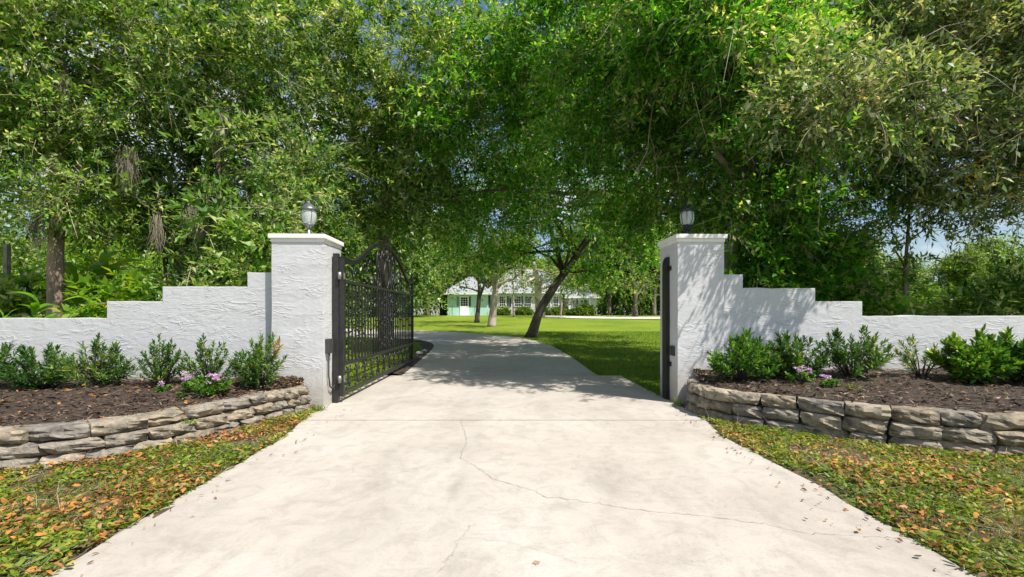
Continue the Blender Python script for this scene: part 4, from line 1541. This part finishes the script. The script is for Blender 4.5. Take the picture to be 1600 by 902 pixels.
# F: olive leaved tree at the right
tree("olive_leaved_tree", "olive leaved tree with yellowing sprays filling the top right corner", tr((1660, None, 8.2), (1650, 380, 8.2), (1630, 230, 8.2), (1580, 90, 8.1), (1520, -20, 8)), [.15, .13, .11, .09, .05], [.5, .65, .8, .9],
     [B(1450, 110, 7.8, 150, 120, 1.3, .8), B(1570, 230, 7.4, 120, 90, 1.1, .62), B(1400, 20, 8, 150, 90, 1.4, .7), B(1545, 325, 7.8, 80, 36, .8, .5), B(1370, 210, 8.3, 90, 90, 1.1, .7), B(1590, 60, 7.2, 120, 110, 1.2, .8), B(1480, 270, 8.2, 110, 60, 1.0, .42), B(1310, 150, 6.0, 95, 70, .5, .6), B(1410, 140, 6.0, 95, 70, .5, .5), B(1700, 150, 7.6, 140, 160, 1.4, .7), B(1500, -90, 8, 220, 90, 1.6, .6)],
     'leaf_olive', 'bark_pale', leafL=.088, leafW=.033, seed=9, twigs=.6, droop=.4, sp=19, twig_r=.006)
# G: slender sapling behind the low right wall
tree("young_tree", "slender sapling with thin bare branches behind the low right wall", tr((1412, None, 8.6), (1414, 430, 8.6), (1418, 370, 8.6), (1424, 300, 8.6)), [.04, .035, .03, .015], [.6, .75, .9],
     [B(1385, 340, 8.6, 55, 35, .7, .5), B(1450, 355, 8.6, 60, 40, .7, .4), B(1420, 300, 8.6, 60, 40, .7, .5), B(1370, 420, 8.7, 45, 40, .6, .5)],
     'leaf_olive', 'bark', leafL=.09, leafW=.03, seed=10, twigs=.7, sp=10, limb_r=.6, twig_r=.004)

# lawn trees in front of the house
tree("lawn_tree", "thin dark trunked tree on the lawn left of the stout tan one", tr((745, None, 34), (748, 470, 34), (750, 450, 34), (745, 425, 34)), [.20, .17, .15, .08], [.6, .8, .95],
     [B(718, 448, 33, 30, 9, 2, 1.2), B(765, 448, 33, 25, 8, 2, 1.0), B(720, 432, 33, 45, 26, 2.4, 1.2), B(765, 395, 33, 50, 35, 2.6, .6), B(710, 370, 33, 50, 40, 2.6, .9)], 'leaf_far', 'bark_dark', scale=2.4, leafL=.085, leafW=.038, sp=12, k=7, seed=12, twigs=.25,
     extra_limbs=[(tr((750, 462, 34), (757, 445, 34), (762, 425, 34)), [.12, .1, .06], 'bark_dark')])
tree("lawn_tree", "stout tan trunked tree forking low on the lawn before the house", tr((768, None, 28.6), (771, 480, 28.6), (775, 455, 28.6), (772, 430, 28.6), (768, 400, 28.4)), [.28, .24, .21, .16, .08], [.45, .7, .9],
     [B(775, 412, 28, 60, 26, 2.5, 1.0), B(735, 300, 27, 60, 50, 3, .6), B(825, 425, 28, 50, 20, 2.2, .9), B(790, 330, 27, 60, 40, 2.6, .5)], 'leaf_far', 'bark_pale', scale=2.1, leafL=.085, leafW=.038, sp=12, k=7, seed=13, twigs=.3,
     extra_limbs=[(tr((775, 452, 28.6), (786, 440, 28.6), (800, 437, 28.6), (812, 428, 28.5), (820, 415, 28.4)), [.13, .11, .09, .07, .04], 'bark_pale')])
tree("lawn_tree", "pale trunked tree standing close in front of the house wall", tr((844, None, 45), (842, 470, 45), (840, 445, 45), (834, 410, 44)), [.45, .40, .32, .15], [.5, .75, .9],
     [B(870, 446, 43, 45, 10, 2, 1.6), B(815, 450, 43, 30, 8, 2, 1.3), B(915, 452, 43, 30, 9, 2, 1.5), B(855, 428, 44, 42, 22, 2.5, 1.4), B(800, 434, 44, 34, 18, 2.5, 1.0), B(900, 440, 44, 42, 20, 2.5, 1.2)], 'leaf_far', 'bark_pale', scale=2.9, leafL=.085, leafW=.038, sp=11, k=7, seed=14, twigs=.25)
for i, (px, Y, lean, lb) in enumerate([(803, 47, -3, "slim pale stemmed small tree by the house windows"), (876, 47.5, 4, "slim pale stemmed small tree near the house corner")]):
    tree("young_tree", lb, tr((px, None, Y), (px + lean * .5, 470, Y), (px, 450, Y), (px + lean, 432, Y)), [.11, .09, .08, .04], [.7, .9],
         [B(px - 8, 430, Y, 18, 14, 1.2, .5), B(px + 14, 437, Y, 16, 10, 1.2, .4)], 'leaf_far', 'bark_pale', scale=3, leafL=.08, leafW=.035, sp=9, k=6, seed=20 + i, twigs=.2, sec=1)
for i, (px, Y, bl, lb) in enumerate([
        (993, 46, [(990, 420, 45, 30), (965, 445, 30, 22), (1015, 440, 26, 22)], "open tree with two thin stems beyond the pale path"),
        (952, 52, [(950, 430, 40, 28), (940, 462, 24, 18)], "bushy dark tree beside the right end of the house"),
        (1022, 50, [(1030, 415, 36, 36), (1020, 455, 24, 22)], "dense green tree partly behind the latch pillar"),
        (668, 54, [(668, 440, 30, 24), (655, 468, 22, 14)], "sunlit yellow green tree beyond the end of the open gate"),
        (640, 50, [(640, 400, 40, 34), (630, 445, 40, 30)], "tall tree seen through the far end of the gate")]):
    tree("lawn_tree", lb, tr((px, None, Y), (px, 470, Y), (px + 3, 440, Y)), [.26, .2, .1], [.6, .9],
         [B(a, b_, Y, w, h, 3, .75) for a, b_, w, h in bl], 'leaf_bright' if i == 3 else 'leaf_far', 'bark', scale=3.1, leafL=.085, leafW=.04, sp=12, k=7, seed=30 + i, twigs=.2, limb_r=.6)

# background trees closing the horizon: three shapes, copied
protos = []
for i in range(3):
    r = random.Random(50 + i)
    bl = []
    for q in range(5):
        bl.append(((r.uniform(-2.6, 2.6), r.uniform(-2, 2), r.uniform(2.2, 8.0)), (2.6, 2.4, 2.0), 20))
    bl.append(((0, 0, 1.6), (3.2, 2.4, 1.5), 20))
    t_ = tree("background_tree", ["mid green tree in the row closing the view beyond the lawn", "dark green tree in the row closing the view beyond the lawn", "yellow green tree in the row closing the view beyond the lawn"][i], [(0, 0, -.2), (.2, 0, 3), (0, .2, 7)], [.3, .22, .1], [.4, .7, .9], bl, ['leaf_far', 'leaf_dark', 'leaf_bright'][i], 'bark', scale=3.4,
              leafL=.10, leafW=.05, sp=14, k=7, seed=50 + i, twigs=.1, group="row of background trees")
    protos.append(t_)
r = random.Random(77)
spots = []
x = -78
while x < 84:
    spots.append((x, 66 + r.uniform(0, 10)))
    x += r.uniform(4.2, 5.6)
x = -40
while x < -9:
    spots.append((x, 44 + r.uniform(-3, 6)))
    x += r.uniform(4.2, 5.4)
x = 13
while x < 60:
    spots.append((x, 54 + r.uniform(-3, 5)))
    x += r.uniform(4.2, 5.4)
for i, (x, y) in enumerate(spots):
    o = protos[i] if i < 3 else copy_tree(protos[r.choice((0, 0, 1, 1, 2))])
    o.location = (x, y, gzf(y) - .1)
    o.rotation_euler = (0, 0, r.uniform(0, 6.28))
    s = r.uniform(.9, 1.35)
    if x > 27:
        s *= .62
    o.scale = (s, s, s * r.uniform(.9, 1.2))


for i, (px, Y, bl, lb) in enumerate([
        (-20, 20, [(-20, 330, 90, 60), (30, 400, 60, 50)], "mid distance tree closing the view at the far left edge"),
        (170, 22, [(170, 380, 80, 60), (120, 430, 60, 40), (230, 400, 60, 50)], "mid distance tree seen between the peeling trunk and the clustered stems")]):
    tree("shade_tree", lb, tr((px, None, Y), (px, 440, Y), (px + 4, 360, Y)), [.2, .16, .08], [.6, .9],
         [B(a, b_, Y, w, h, 2, .8) for a, b_, w, h in bl], 'leaf_bright' if i else 'leaf_mid', 'bark', scale=1.7, leafL=.10, leafW=.04, seed=90 + i, twigs=.2)


# understorey shrubs behind the walls
def bush(label, px, py_top, Y, wpx, leaf, leafL=.12, leafW=.05, dens=1.2, name="understorey_bush", seed=0, group="bushes behind the garden walls", scale=1.0, z0=.1):
    top = at(px, py_top, Y)
    h = top.z
    w = wpx / F_PX * Y
    x = top.x
    bl = [((x, Y, h * .60), (w * .5, .7, h * .42), dens * w * h * 9), ((x, Y, h * .3), (w * .46, .6, h * .3), dens * w * h * 5)]
    tree(name, label, [(x, Y, -.1), (x + .05, Y, h * .4), (x, Y, h * .75)], [.05, .04, .02], [.3, .6], bl, leaf, 'bark_dark', scale=scale, leafL=leafL, leafW=leafW, sp=12, k=8, tl=.34, seed=seed, twigs=.25, group=group, cat="bush", clump=.3)


bush("bright low bush filling the gap behind the second wall step on the left", 225, 440, 9.0, 110, 'leaf_bright', seed=61)
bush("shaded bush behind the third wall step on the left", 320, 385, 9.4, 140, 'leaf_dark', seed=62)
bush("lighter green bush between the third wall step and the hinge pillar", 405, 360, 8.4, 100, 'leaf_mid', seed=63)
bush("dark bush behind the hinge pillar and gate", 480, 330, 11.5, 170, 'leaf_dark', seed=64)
bush("deep green bush behind the tallest step on the right", 1190, 375, 8.6, 130, 'leaf_deep', seed=65)
bush("deep green bush behind the second right wall step", 1290, 385, 8.8, 140, 'leaf_deep', seed=66)
bush("mid green bush behind the third right wall step", 1370, 440, 9.2, 80, 'leaf_mid', seed=67)
bush("yellow green bush right of the slender sapling", 1465, 462, 10.5, 110, 'leaf_bright', leafL=.14, leafW=.055, seed=68)
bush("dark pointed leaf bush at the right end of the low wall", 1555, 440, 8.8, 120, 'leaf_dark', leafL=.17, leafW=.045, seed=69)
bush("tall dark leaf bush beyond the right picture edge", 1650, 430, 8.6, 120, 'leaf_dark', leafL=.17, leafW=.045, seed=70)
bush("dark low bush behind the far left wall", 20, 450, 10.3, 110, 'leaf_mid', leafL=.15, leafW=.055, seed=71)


# broad leaved tropical plants behind the left wall; every big leaf is a part
def big_leaf(L, W, n=7, notch=True):
    mb = MB()
    vs, fs = [], []
    for i in range(n + 1):
        t = i / n
        w = W * math.sin(math.pi * min(1, t * .94 + .06)) ** .7 * (1 if not notch or i % 2 == 0 else .78)
        y = L * t
        z = .28 * L * math.sin(t * 2.2) - .55 * L * t * t * .6
        vs += [(-w / 2, y, z + w * .18), (0, y, z), (w / 2, y, z + w * .18)]
    for i in range(n):
        for k in range(2):
            fs.append((i * 3 + k, i * 3 + k + 1, (i + 1) * 3 + k + 1, (i + 1) * 3 + k))
    mb.add(vs, fs)
    me = mb.mesh("leaf")
    me.materials.append(M['leaf_bright'])
    return me


LEAVES = [big_leaf(1.0, .26), big_leaf(.9, .32, notch=False), big_leaf(1.1, .18)]


def tropical(px, py_top, Y, n, label, seed, kind, s=1.0):
    top = at(px, py_top, Y)
    root = empty("broadleaf_plant", (top.x, Y, 0))
    tag(root, label, "plant", "broad leaved plants behind the left wall")
    r = random.Random(seed)
    h = top.z
    MB().tube([(0, 0, -.1), (.03, 0, h * .35), (0, .02, h * .72)], [.06, .05, .03], 8).build("stem", M['bark'], root, smooth=True)
    n = int(n * 1.7)
    for i in range(n):
        o = link("leaf", LEAVES[kind], None, root)
        z = h * (.30 + .46 * (i + 1) / n)
        o.location = (r.uniform(-.04, .04), r.uniform(-.04, .04), z)
        o.rotation_euler = (r.uniform(.1, .9), r.uniform(-.3, .3), i * 2.4 + r.uniform(-.4, .4))
        q = s * r.uniform(.7, 1.2) * h * .27
        o.scale = (q, q, q)
    return root


for i, a in enumerate([
        (120, 385, 10.6, 16, "broad leaved plant with arching leaves right behind the peeling trunk", 1, 0, 1.1),
        (40, 400, 11.2, 16, "tall lime green plant left of the peeling trunk", 2, 1, 1.1),
        (165, 375, 11.6, 18, "sunlit yellow green plant under the left canopy", 3, 0, 1.1),
        (150, 440, 8.6, 14, "low dark leaved plant just over the lowest left wall", 4, 2, 1.0),
        (212, 430, 8.9, 14, "low bright plant where the left wall first steps up", 5, 1, .9),
        (60, 445, 8.4, 14, "low plant touching the left side of the peeling trunk", 6, 1, .9),
        (8, 470, 8.2, 12, "small bright plant below the fence post", 7, 2, .9),
        (-40, 400, 10.5, 14, "lime green plant in front of the board fence", 8, 0, 1.0),
        (240, 400, 11.5, 14, "tall broad leaved plant left of the clustered stems", 9, 0, 1.0)]):
    tropical(*a)


# hanging moss in the left canopy
def moss(px, py, Y, L, w, label, seed):
    p = at(px, py, Y)
    n = 150
    A = np.zeros((n, 3)) + rng.normal(size=(n, 3)) * (w, w, .05)
    A[:, 2] -= rng.uniform(0, .55, n) * L
    D = norm(np.array([0, 0, -1.0]) + rng.normal(size=(n, 3)) * .10)
    TV, TF = twig_arrays(A, D, L * rng.uniform(.25, .5, (n, 1)), .006, .1, 4)
    o = link("hanging_moss", np_mesh("hanging_moss", TV, TF), M['moss'])
    o.location = p
    tag(o, label, "moss", "moss hanging in the left trees")


moss(60, 290, 8.8, 1.45, .05, "long pale moss beard hanging beside the peeling trunk", 1)
moss(246, 335, 9.0, .75, .04, "short tuft of moss hanging above the second left wall step", 2)
moss(335, 290, 9.4, .9, .07, "wide tangle of pale moss above the third left wall step", 3)
moss(300, 320, 9.2, .7, .06, "thin moss strand between the wide tangle and the short tuft", 4)


moss(95, 120, 8.9, .9, .06, "moss tuft hanging high in the far left crown", 5)
moss(200, 230, 9.2, .9, .07, "moss beard hanging in the crown above the second left wall step", 6)
moss(425, 300, 9.6, .7, .06, "moss strand hanging just left of the grey metal globe lamp", 7)
moss(345, 180, 9.6, 1.0, .08, "long moss beard high above the third left wall step", 8)


# bare hanging twigs of the tree by the pillar
def bare_branch(label, px, py, Y, segs, seed, mat='bark_pale'):
    p = at(px, py, Y)
    o_ = empty("dead_branch", p)
    tag(o_, label, "branch", "bare dead branches caught in the trees")
    r = random.Random(seed)
    mb = MB()
    for (pts, r0) in segs:
        w = [at(a, b_, Y + r.uniform(-.1, .1)) - p for a, b_ in pts]
        mb.tube(w, np.linspace(r0, r0 * .35, len(w)), 5)
        for q in range(4):
            k = r.randrange(1, len(w))
            s = w[k]
            e = s + Vector((r.uniform(-.14, .14), r.uniform(-.1, .1), -r.uniform(.06, .26)))
            mb.tube([s, s.lerp(e, .5) + Vector((.01, 0, .02)), e], [r0 * .4, r0 * .3, r0 * .15], 4)
    mb.build("stick", M[mat], o_, smooth=True)


bare_branch("pale forked dead branch hanging above the gateway left of the latch pillar", 1032, 130, 8.3, [([(1032, 130), (1020, 165), (1015, 200), (1012, 235), (1000, 258), (992, 270)], .013), ([(1032, 138), (1008, 168), (985, 188), (970, 198)], .011), ([(1014, 205), (1022, 235), (1026, 260)], .007)], 1)
bare_branch("thin pale dead twigs arching down behind the third left wall step", 300, 345, 8.6, [([(300, 345), (325, 365), (335, 390), (325, 412), (295, 428), (268, 430)], .009), ([(300, 345), (280, 352), (270, 365)], .006), ([(325, 412), (340, 400), (352, 395)], .005), ([(310, 352), (302, 380), (312, 402)], .006)], 2)
bare_branch("orange tinged dead twig hanging in the tree over the latch pillar", 1148, 95, 8.0, [([(1148, 95), (1140, 125), (1135, 150), (1128, 165)], .009), ([(1146, 100), (1152, 130), (1150, 155)], .006)], 3)

# small shrubs along the house wall
me_s = None
proto_h = None
r = random.Random(5)
hs = [572, 600, 628, 745, 775, 805, 835, 985, 1015, 1045, 1078, 1110, 1150, 1185, 1225, 1265, 1310, 1350, 1395]
for i, zx in enumerate(hs):
    if proto_h is None:
        proto_h = empty("house_shrub", (0, 0, 0))
        tag(proto_h, "small round green shrub in the row along the foot of the house wall", "shrub", "shrubs along the house wall")
        V, F, cc, A, D = crown_arrays([((0, 0, .36), (.34, .3, .3), 26)], 1.0, .16, .08, 6, 8, .25, .2, .2)
        link("foliage", np_mesh("foliage", V, F), M['leaf_far'], proto_h)
        MB().tube([(0, 0, -.1), (.01, 0, .3)], [.03, .02], 6).build("stem", M['bark_dark'], proto_h)
        o = proto_h
    else:
        o = copy_tree(proto_h)
    y = 50.6 if zx < 1190 else 49.9
    o.location = (hx_(zx), y, gzf(y) - .03)
    s = r.uniform(.8, 1.15) * (1.5 if zx in (1310, 1350) else 1)
    o.scale = (s, s, s)
    o.rotation_euler = (0, 0, r.uniform(0, 6))

# ------------------------------------------------------------------ grass, weeds, litter
def in_poly_left(x, y):
    """left verge between the stone wall and the driveway"""
    e = np.interp(y, [-4, 2.0, 2.6, 3.2, 4.6, 5.1, 5.9, 6.05], [-2.24, -2.2, -2.24, -2.28, -2.32, -2.42, -2.56, -2.6])
    s = np.interp(y, [3.45, 3.62, 3.80, 4.06, 4.58, 5.14, 5.72, 6.02], [-9, -4.12, -3.72, -3.42, -3.17, -2.95, -2.73, -2.66])
    s = np.where(y < 3.45, -6.5, s)
    return (x < e) & (x > s) & (y < 6.0)


def in_poly_right(x, y):
    e = np.interp(y, [-4, 2.2, 3.0, 3.8, 4.6, 5.1, 5.5, 6.0], [2.22, 2.22, 2.25, 2.22, 2.17, 2.24, 2.3, 2.33])
    s = np.interp(y, [3.84, 3.98, 4.18, 4.52, 4.82, 5.01, 5.22, 5.55, 5.98], [9, 4.40, 3.88, 3.36, 3.06, 2.80, 2.56, 2.34, 2.30])
    s = np.where(y < 3.84, 6.5, s)
    return (x > e) & (x < s) & (y < 6.0)


def scatter(fn, x0, x1, y0, y1, n):
    x, y = rng.uniform(x0, x1, n), rng.uniform(y0, y1, n)
    m = fn(x, y)
    return np.stack([x[m], y[m], np.full(m.sum(), -.005)], -1)


def clumpy(p, f, thr, seed):
    v = np.sin(p[:, 0] * f + seed) * np.sin(p[:, 1] * f * 1.3 + seed * 2) + .6 * np.sin(p[:, 0] * f * 2.3 + 1 + p[:, 1] * f * .7) * np.sin(p[:, 1] * f * 1.9 - p[:, 0] * f)
    return p[v + rng.normal(size=len(p)) * .35 > thr]


def blades(name, p, L0, L1, w, lean, mat, label):
    n = len(p)
    D = norm(np.array([0, 0, 1.0]) + rng.normal(size=(n, 3)) * lean)
    D[:, 2] = np.abs(D[:, 2])
    Nv = rand_dirs(n)
    L = rng.uniform(L0, L1, n)
    LV, LF = leaf_arrays(p, D, Nv, L, w * rng.uniform(.6, 1.3, n), droop=.3, fold=.08, mid=.35)
    o = link(name, np_mesh(name, LV, LF), mat)
    return tag(o, label, kind="stuff")


def rosettes(name, p, k, L, W, mat, label, rise=.35):
    n = len(p)
    A = np.repeat(p, k, 0)
    th = np.tile(np.arange(k) * 2.4, n) + np.repeat(rng.uniform(0, 6.28, n), k)
    s = np.repeat(rng.uniform(.6, 1.3, n), k)
    D = norm(np.stack([np.cos(th), np.sin(th), rng.uniform(.1, rise * 2.4, n * k)], -1))
    A = A + D * (np.array([1, 1, .25]) * rng.uniform(0, .03, (n * k, 1)))
    A[:, 2] += rng.uniform(0, .025, n * k)
    Nv = norm(np.array([0, 0, 1.0]) + rng.normal(size=(n * k, 3)) * .3)
    LL = L * s * rng.uniform(.6, 1.2, n * k)
    LV, LF = leaf_arrays_fine(A, D, Nv, LL, LL * W / L, droop=.18, fold=.12, mid=.5)
    o = link(name, np_mesh(name, LV, LF), mat)
    return tag(o, label, kind="stuff")


for fn, x0, x1, sd, side in ((in_poly_left, -6.5, -2.1, 1, "left"), (in_poly_right, 2.1, 6.5, 2, "right")):
    p = scatter(fn, x0, x1, 1.2, 6.0, 60000)
    q = clumpy(p, 3.0, -.15 if side == "left" else -.3, sd)
    dens = 2600
    lp = clumpy(p, 2.6, -.05 if side == "left" else .2, sd + 7)[:9500 if side == "left" else 5600]
    lp = np.concatenate([lp, p[:2400]])
    scatter_leaves("leaf_litter", lp + np.array([0, 0, .018]) + rng.uniform(0, .022, (len(lp), 1)) * (0, 0, 1), .028, .08, M['litter'],
                   f"orange and brown fallen leaves on the {side} verge", .45, .3)
    rosettes("weeds", q[:4200], 8, .044, .017, M['weed'], f"low broad leaved weeds on the {side} verge")
    blades("grass", clumpy(p, 2.2, -.1, sd + 3)[:20000], .025, .085, .0045, .9, M['weed'], f"short coarse grass among the weeds of the {side} verge")
    kk = 3200
    pp = p[-kk:] + np.array([0, 0, .012])
    D = rand_dirs(kk)
    D[:, 2] *= .15
    TV, TF = twig_arrays(pp, norm(D), rng.uniform(.05, .22, (kk, 1)), .0022, .0, 2)
    tag(link("dead_stems", np_mesh("dead_stems", TV, TF), M['twig']), f"dry stems lying on the {side} verge", kind="stuff")

k = 150
sx = rng.choice([-1, 1], k)
yy = rng.uniform(1.4, 6, k)
ex = np.where(sx < 0, -2.2, 2.16) - sx * np.abs(rng.normal(size=k)) * .12
scatter_leaves("leaf_litter", np.stack([ex, yy, np.full(k, .012)], -1), .02, .06, M['litter'], "small dry leaves blown onto the edges of the front driveway", .3, .15)

# lawn blades inside the gateway, either side of the driveway
def lawn_right(x, y):
    e = np.interp(y, [6.9, 9.36, 9.4, 11.5, 13.4, 16.2, 18, 20.3, 22.6], [2.24, 2.24, 1.78, 1.77, 1.68, 1.47, 1.02, .22, -2.0])
    return (x > e) & (y > 6.9)


def lawn_left(x, y):
    e = np.interp(y, [6.9, 9.4, 12, 15, 16.8, 18, 18.9], [-2.66, -2.66, -2.9, -3.05, -3.3, -3.8, -4.8])
    return (x < e) & (y < 18.8) & (y > 6.9)


pr_ = scatter(lawn_right, 1, 12, 6.9, 24, 90000)
pr_[:, 2] = gz(pr_[:, 1]) - .035
blades("grass", pr_, .04, .085, .010, .5, M['grass'], "lush lawn grass right of the inner driveway")
pl_ = scatter(lawn_left, -9, -2.5, 6.9, 18.8, 26000)
pl_[:, 2] = gz(pl_[:, 1]) - .035
blades("grass", pl_, .04, .085, .010, .5, M['grass'], "lawn grass behind the open gate")
# taller tufts spilling over the right edge of the inner slabs
k = 900
yy = rng.uniform(6.95, 16, k)
ee = np.interp(yy, [6.9, 9.36, 9.4, 11.5, 13.4, 16.2], [2.24, 2.24, 1.78, 1.77, 1.68, 1.47])
pe = np.stack([ee + np.abs(rng.normal(size=k)) * .08, yy, gz(yy) - .02], -1)
blades("grass", pe, .07, .16, .012, .8, M['grass'], "long grass edging the right side of the inner driveway")


def tuft(label, x, y, z, n, L, mat):
    p = np.zeros((n, 3)) + rng.normal(size=(n, 3)) * (.03, .03, 0)
    D = norm(np.array([0, 0, 1.0]) + rng.normal(size=(n, 3)) * .6)
    D[:, 2] = np.abs(D[:, 2])
    LV, LF = leaf_arrays(p, D, rand_dirs(n), L * rng.uniform(.5, 1.2, n), .008, droop=.3)
    o = link("grass_tuft", np_mesh("grass_tuft", LV, LF), M[mat])
    o.location = (x, y, z)
    tag(o, label, "grass tuft", "grass tufts by the stone walls")


tuft("grass tuft at the foot of the hinge pillar by the driveway edge", -2.50, 5.92, -.01, 70, .13, 'grass')
tuft("small grass tuft growing from the joint of the left stone wall", -3.2, 4.5, .16, 26, .09, 'grass')
tuft("green weed tuft between stone wall and latch pillar", 2.28, 6.22, -.01, 60, .16, 'weed')
tuft("weed tuft on the right mulch before the broad bushes", 3.9, 5.2, .40, 30, .10, 'weed')


def single_leaf(label, px, py, L, col, curl):
    x, y = ground_px(px, py)
    mb = MB()
    n = 5
    vs, fs = [], []
    for i in range(n + 1):
        t = i / n
        w = L * .5 * math.sin(math.pi * (t * .95 + .025)) ** .8
        z = .012 + curl * L * (t - .4) ** 2
        vs += [(L * (t - .5), -w / 2, z + curl * w * .5), (L * (t - .5), 0, z), (L * (t - .5), w / 2, z + curl * w * .4)]
    for i in range(n):
        for k in range(2):
            fs.append((i * 3 + k, i * 3 + k + 1, (i + 1) * 3 + k + 1, (i + 1) * 3 + k))
    mb.add(vs, fs)
    o = mb.build("fallen_leaf", col)
    o.location = (x, y, 0)
    o.rotation_euler = (0, 0, px % 6)
    tag(o, label, "leaf", "single leaves on the driveway")


lf_o = plain("orange_brown_leaf", (.34, .17, .06), .7, 0, .3, 40, 0)
lf_d = plain("dark_brown_leaf", (.05, .035, .025), .7, 0, .3, 40, 0)
single_leaf("curled orange leaf on the concrete right of the long crack", 1342, 833, .045, lf_o, .9)
single_leaf("dark brown leaf near the lower right driveway edge", 1434, 873, .04, lf_d, .3)
single_leaf("small brown leaf beside a faint stain right of the long crack's end", 1259, 814, .03, lf_d, .5)
single_leaf("dark leaf lying near the left edge of the driveway front", 108, 890, .05, lf_d, .4)
# rust stain
x, y = ground_px(838, 880)
mb = MB()
n = 14
rr = np.random.default_rng(4)
mb.add([(0, 0, .0042)] + [(.016 * math.cos(a) * rr.uniform(.6, 1.2), .02 * math.sin(a) * rr.uniform(.6, 1.2), .0042) for a in np.linspace(0, 6.28, n, endpoint=False)], [(0, i + 1, (i + 1) % n + 1) for i in range(n)])
o = mb.build("stain", M['stain'], drive)
o.location = (x, y - 2, 0)
# white rocks by the mulch strip
for i, (px, py, s) in enumerate([(655, 553, .12), (663, 549, .09)]):
    Y = 1.55 / ((py - 492) / F_PX + .03)
    me = stone_vars[i]
    bm = bmesh.new()
    bmesh.ops.create_icosphere(bm, subdivisions=2, radius=1)
    for v in bm.verts:
        v.co *= random.uniform(.8, 1.15)
    m2 = bpy.data.meshes.new("rock")
    bm.to_mesh(m2)
    bm.free()
    o = link("rock", m2, M['rock'])
    o.location = ((px - 800) / F_PX * Y, Y, gzf(Y) + .05)
    o.scale = (s, s * .8, s * .6)
    tag(o, ["larger white rock lying at the edge of the dark mulch strip", "smaller white rock touching the larger one by the mulch strip"][i], "rock")
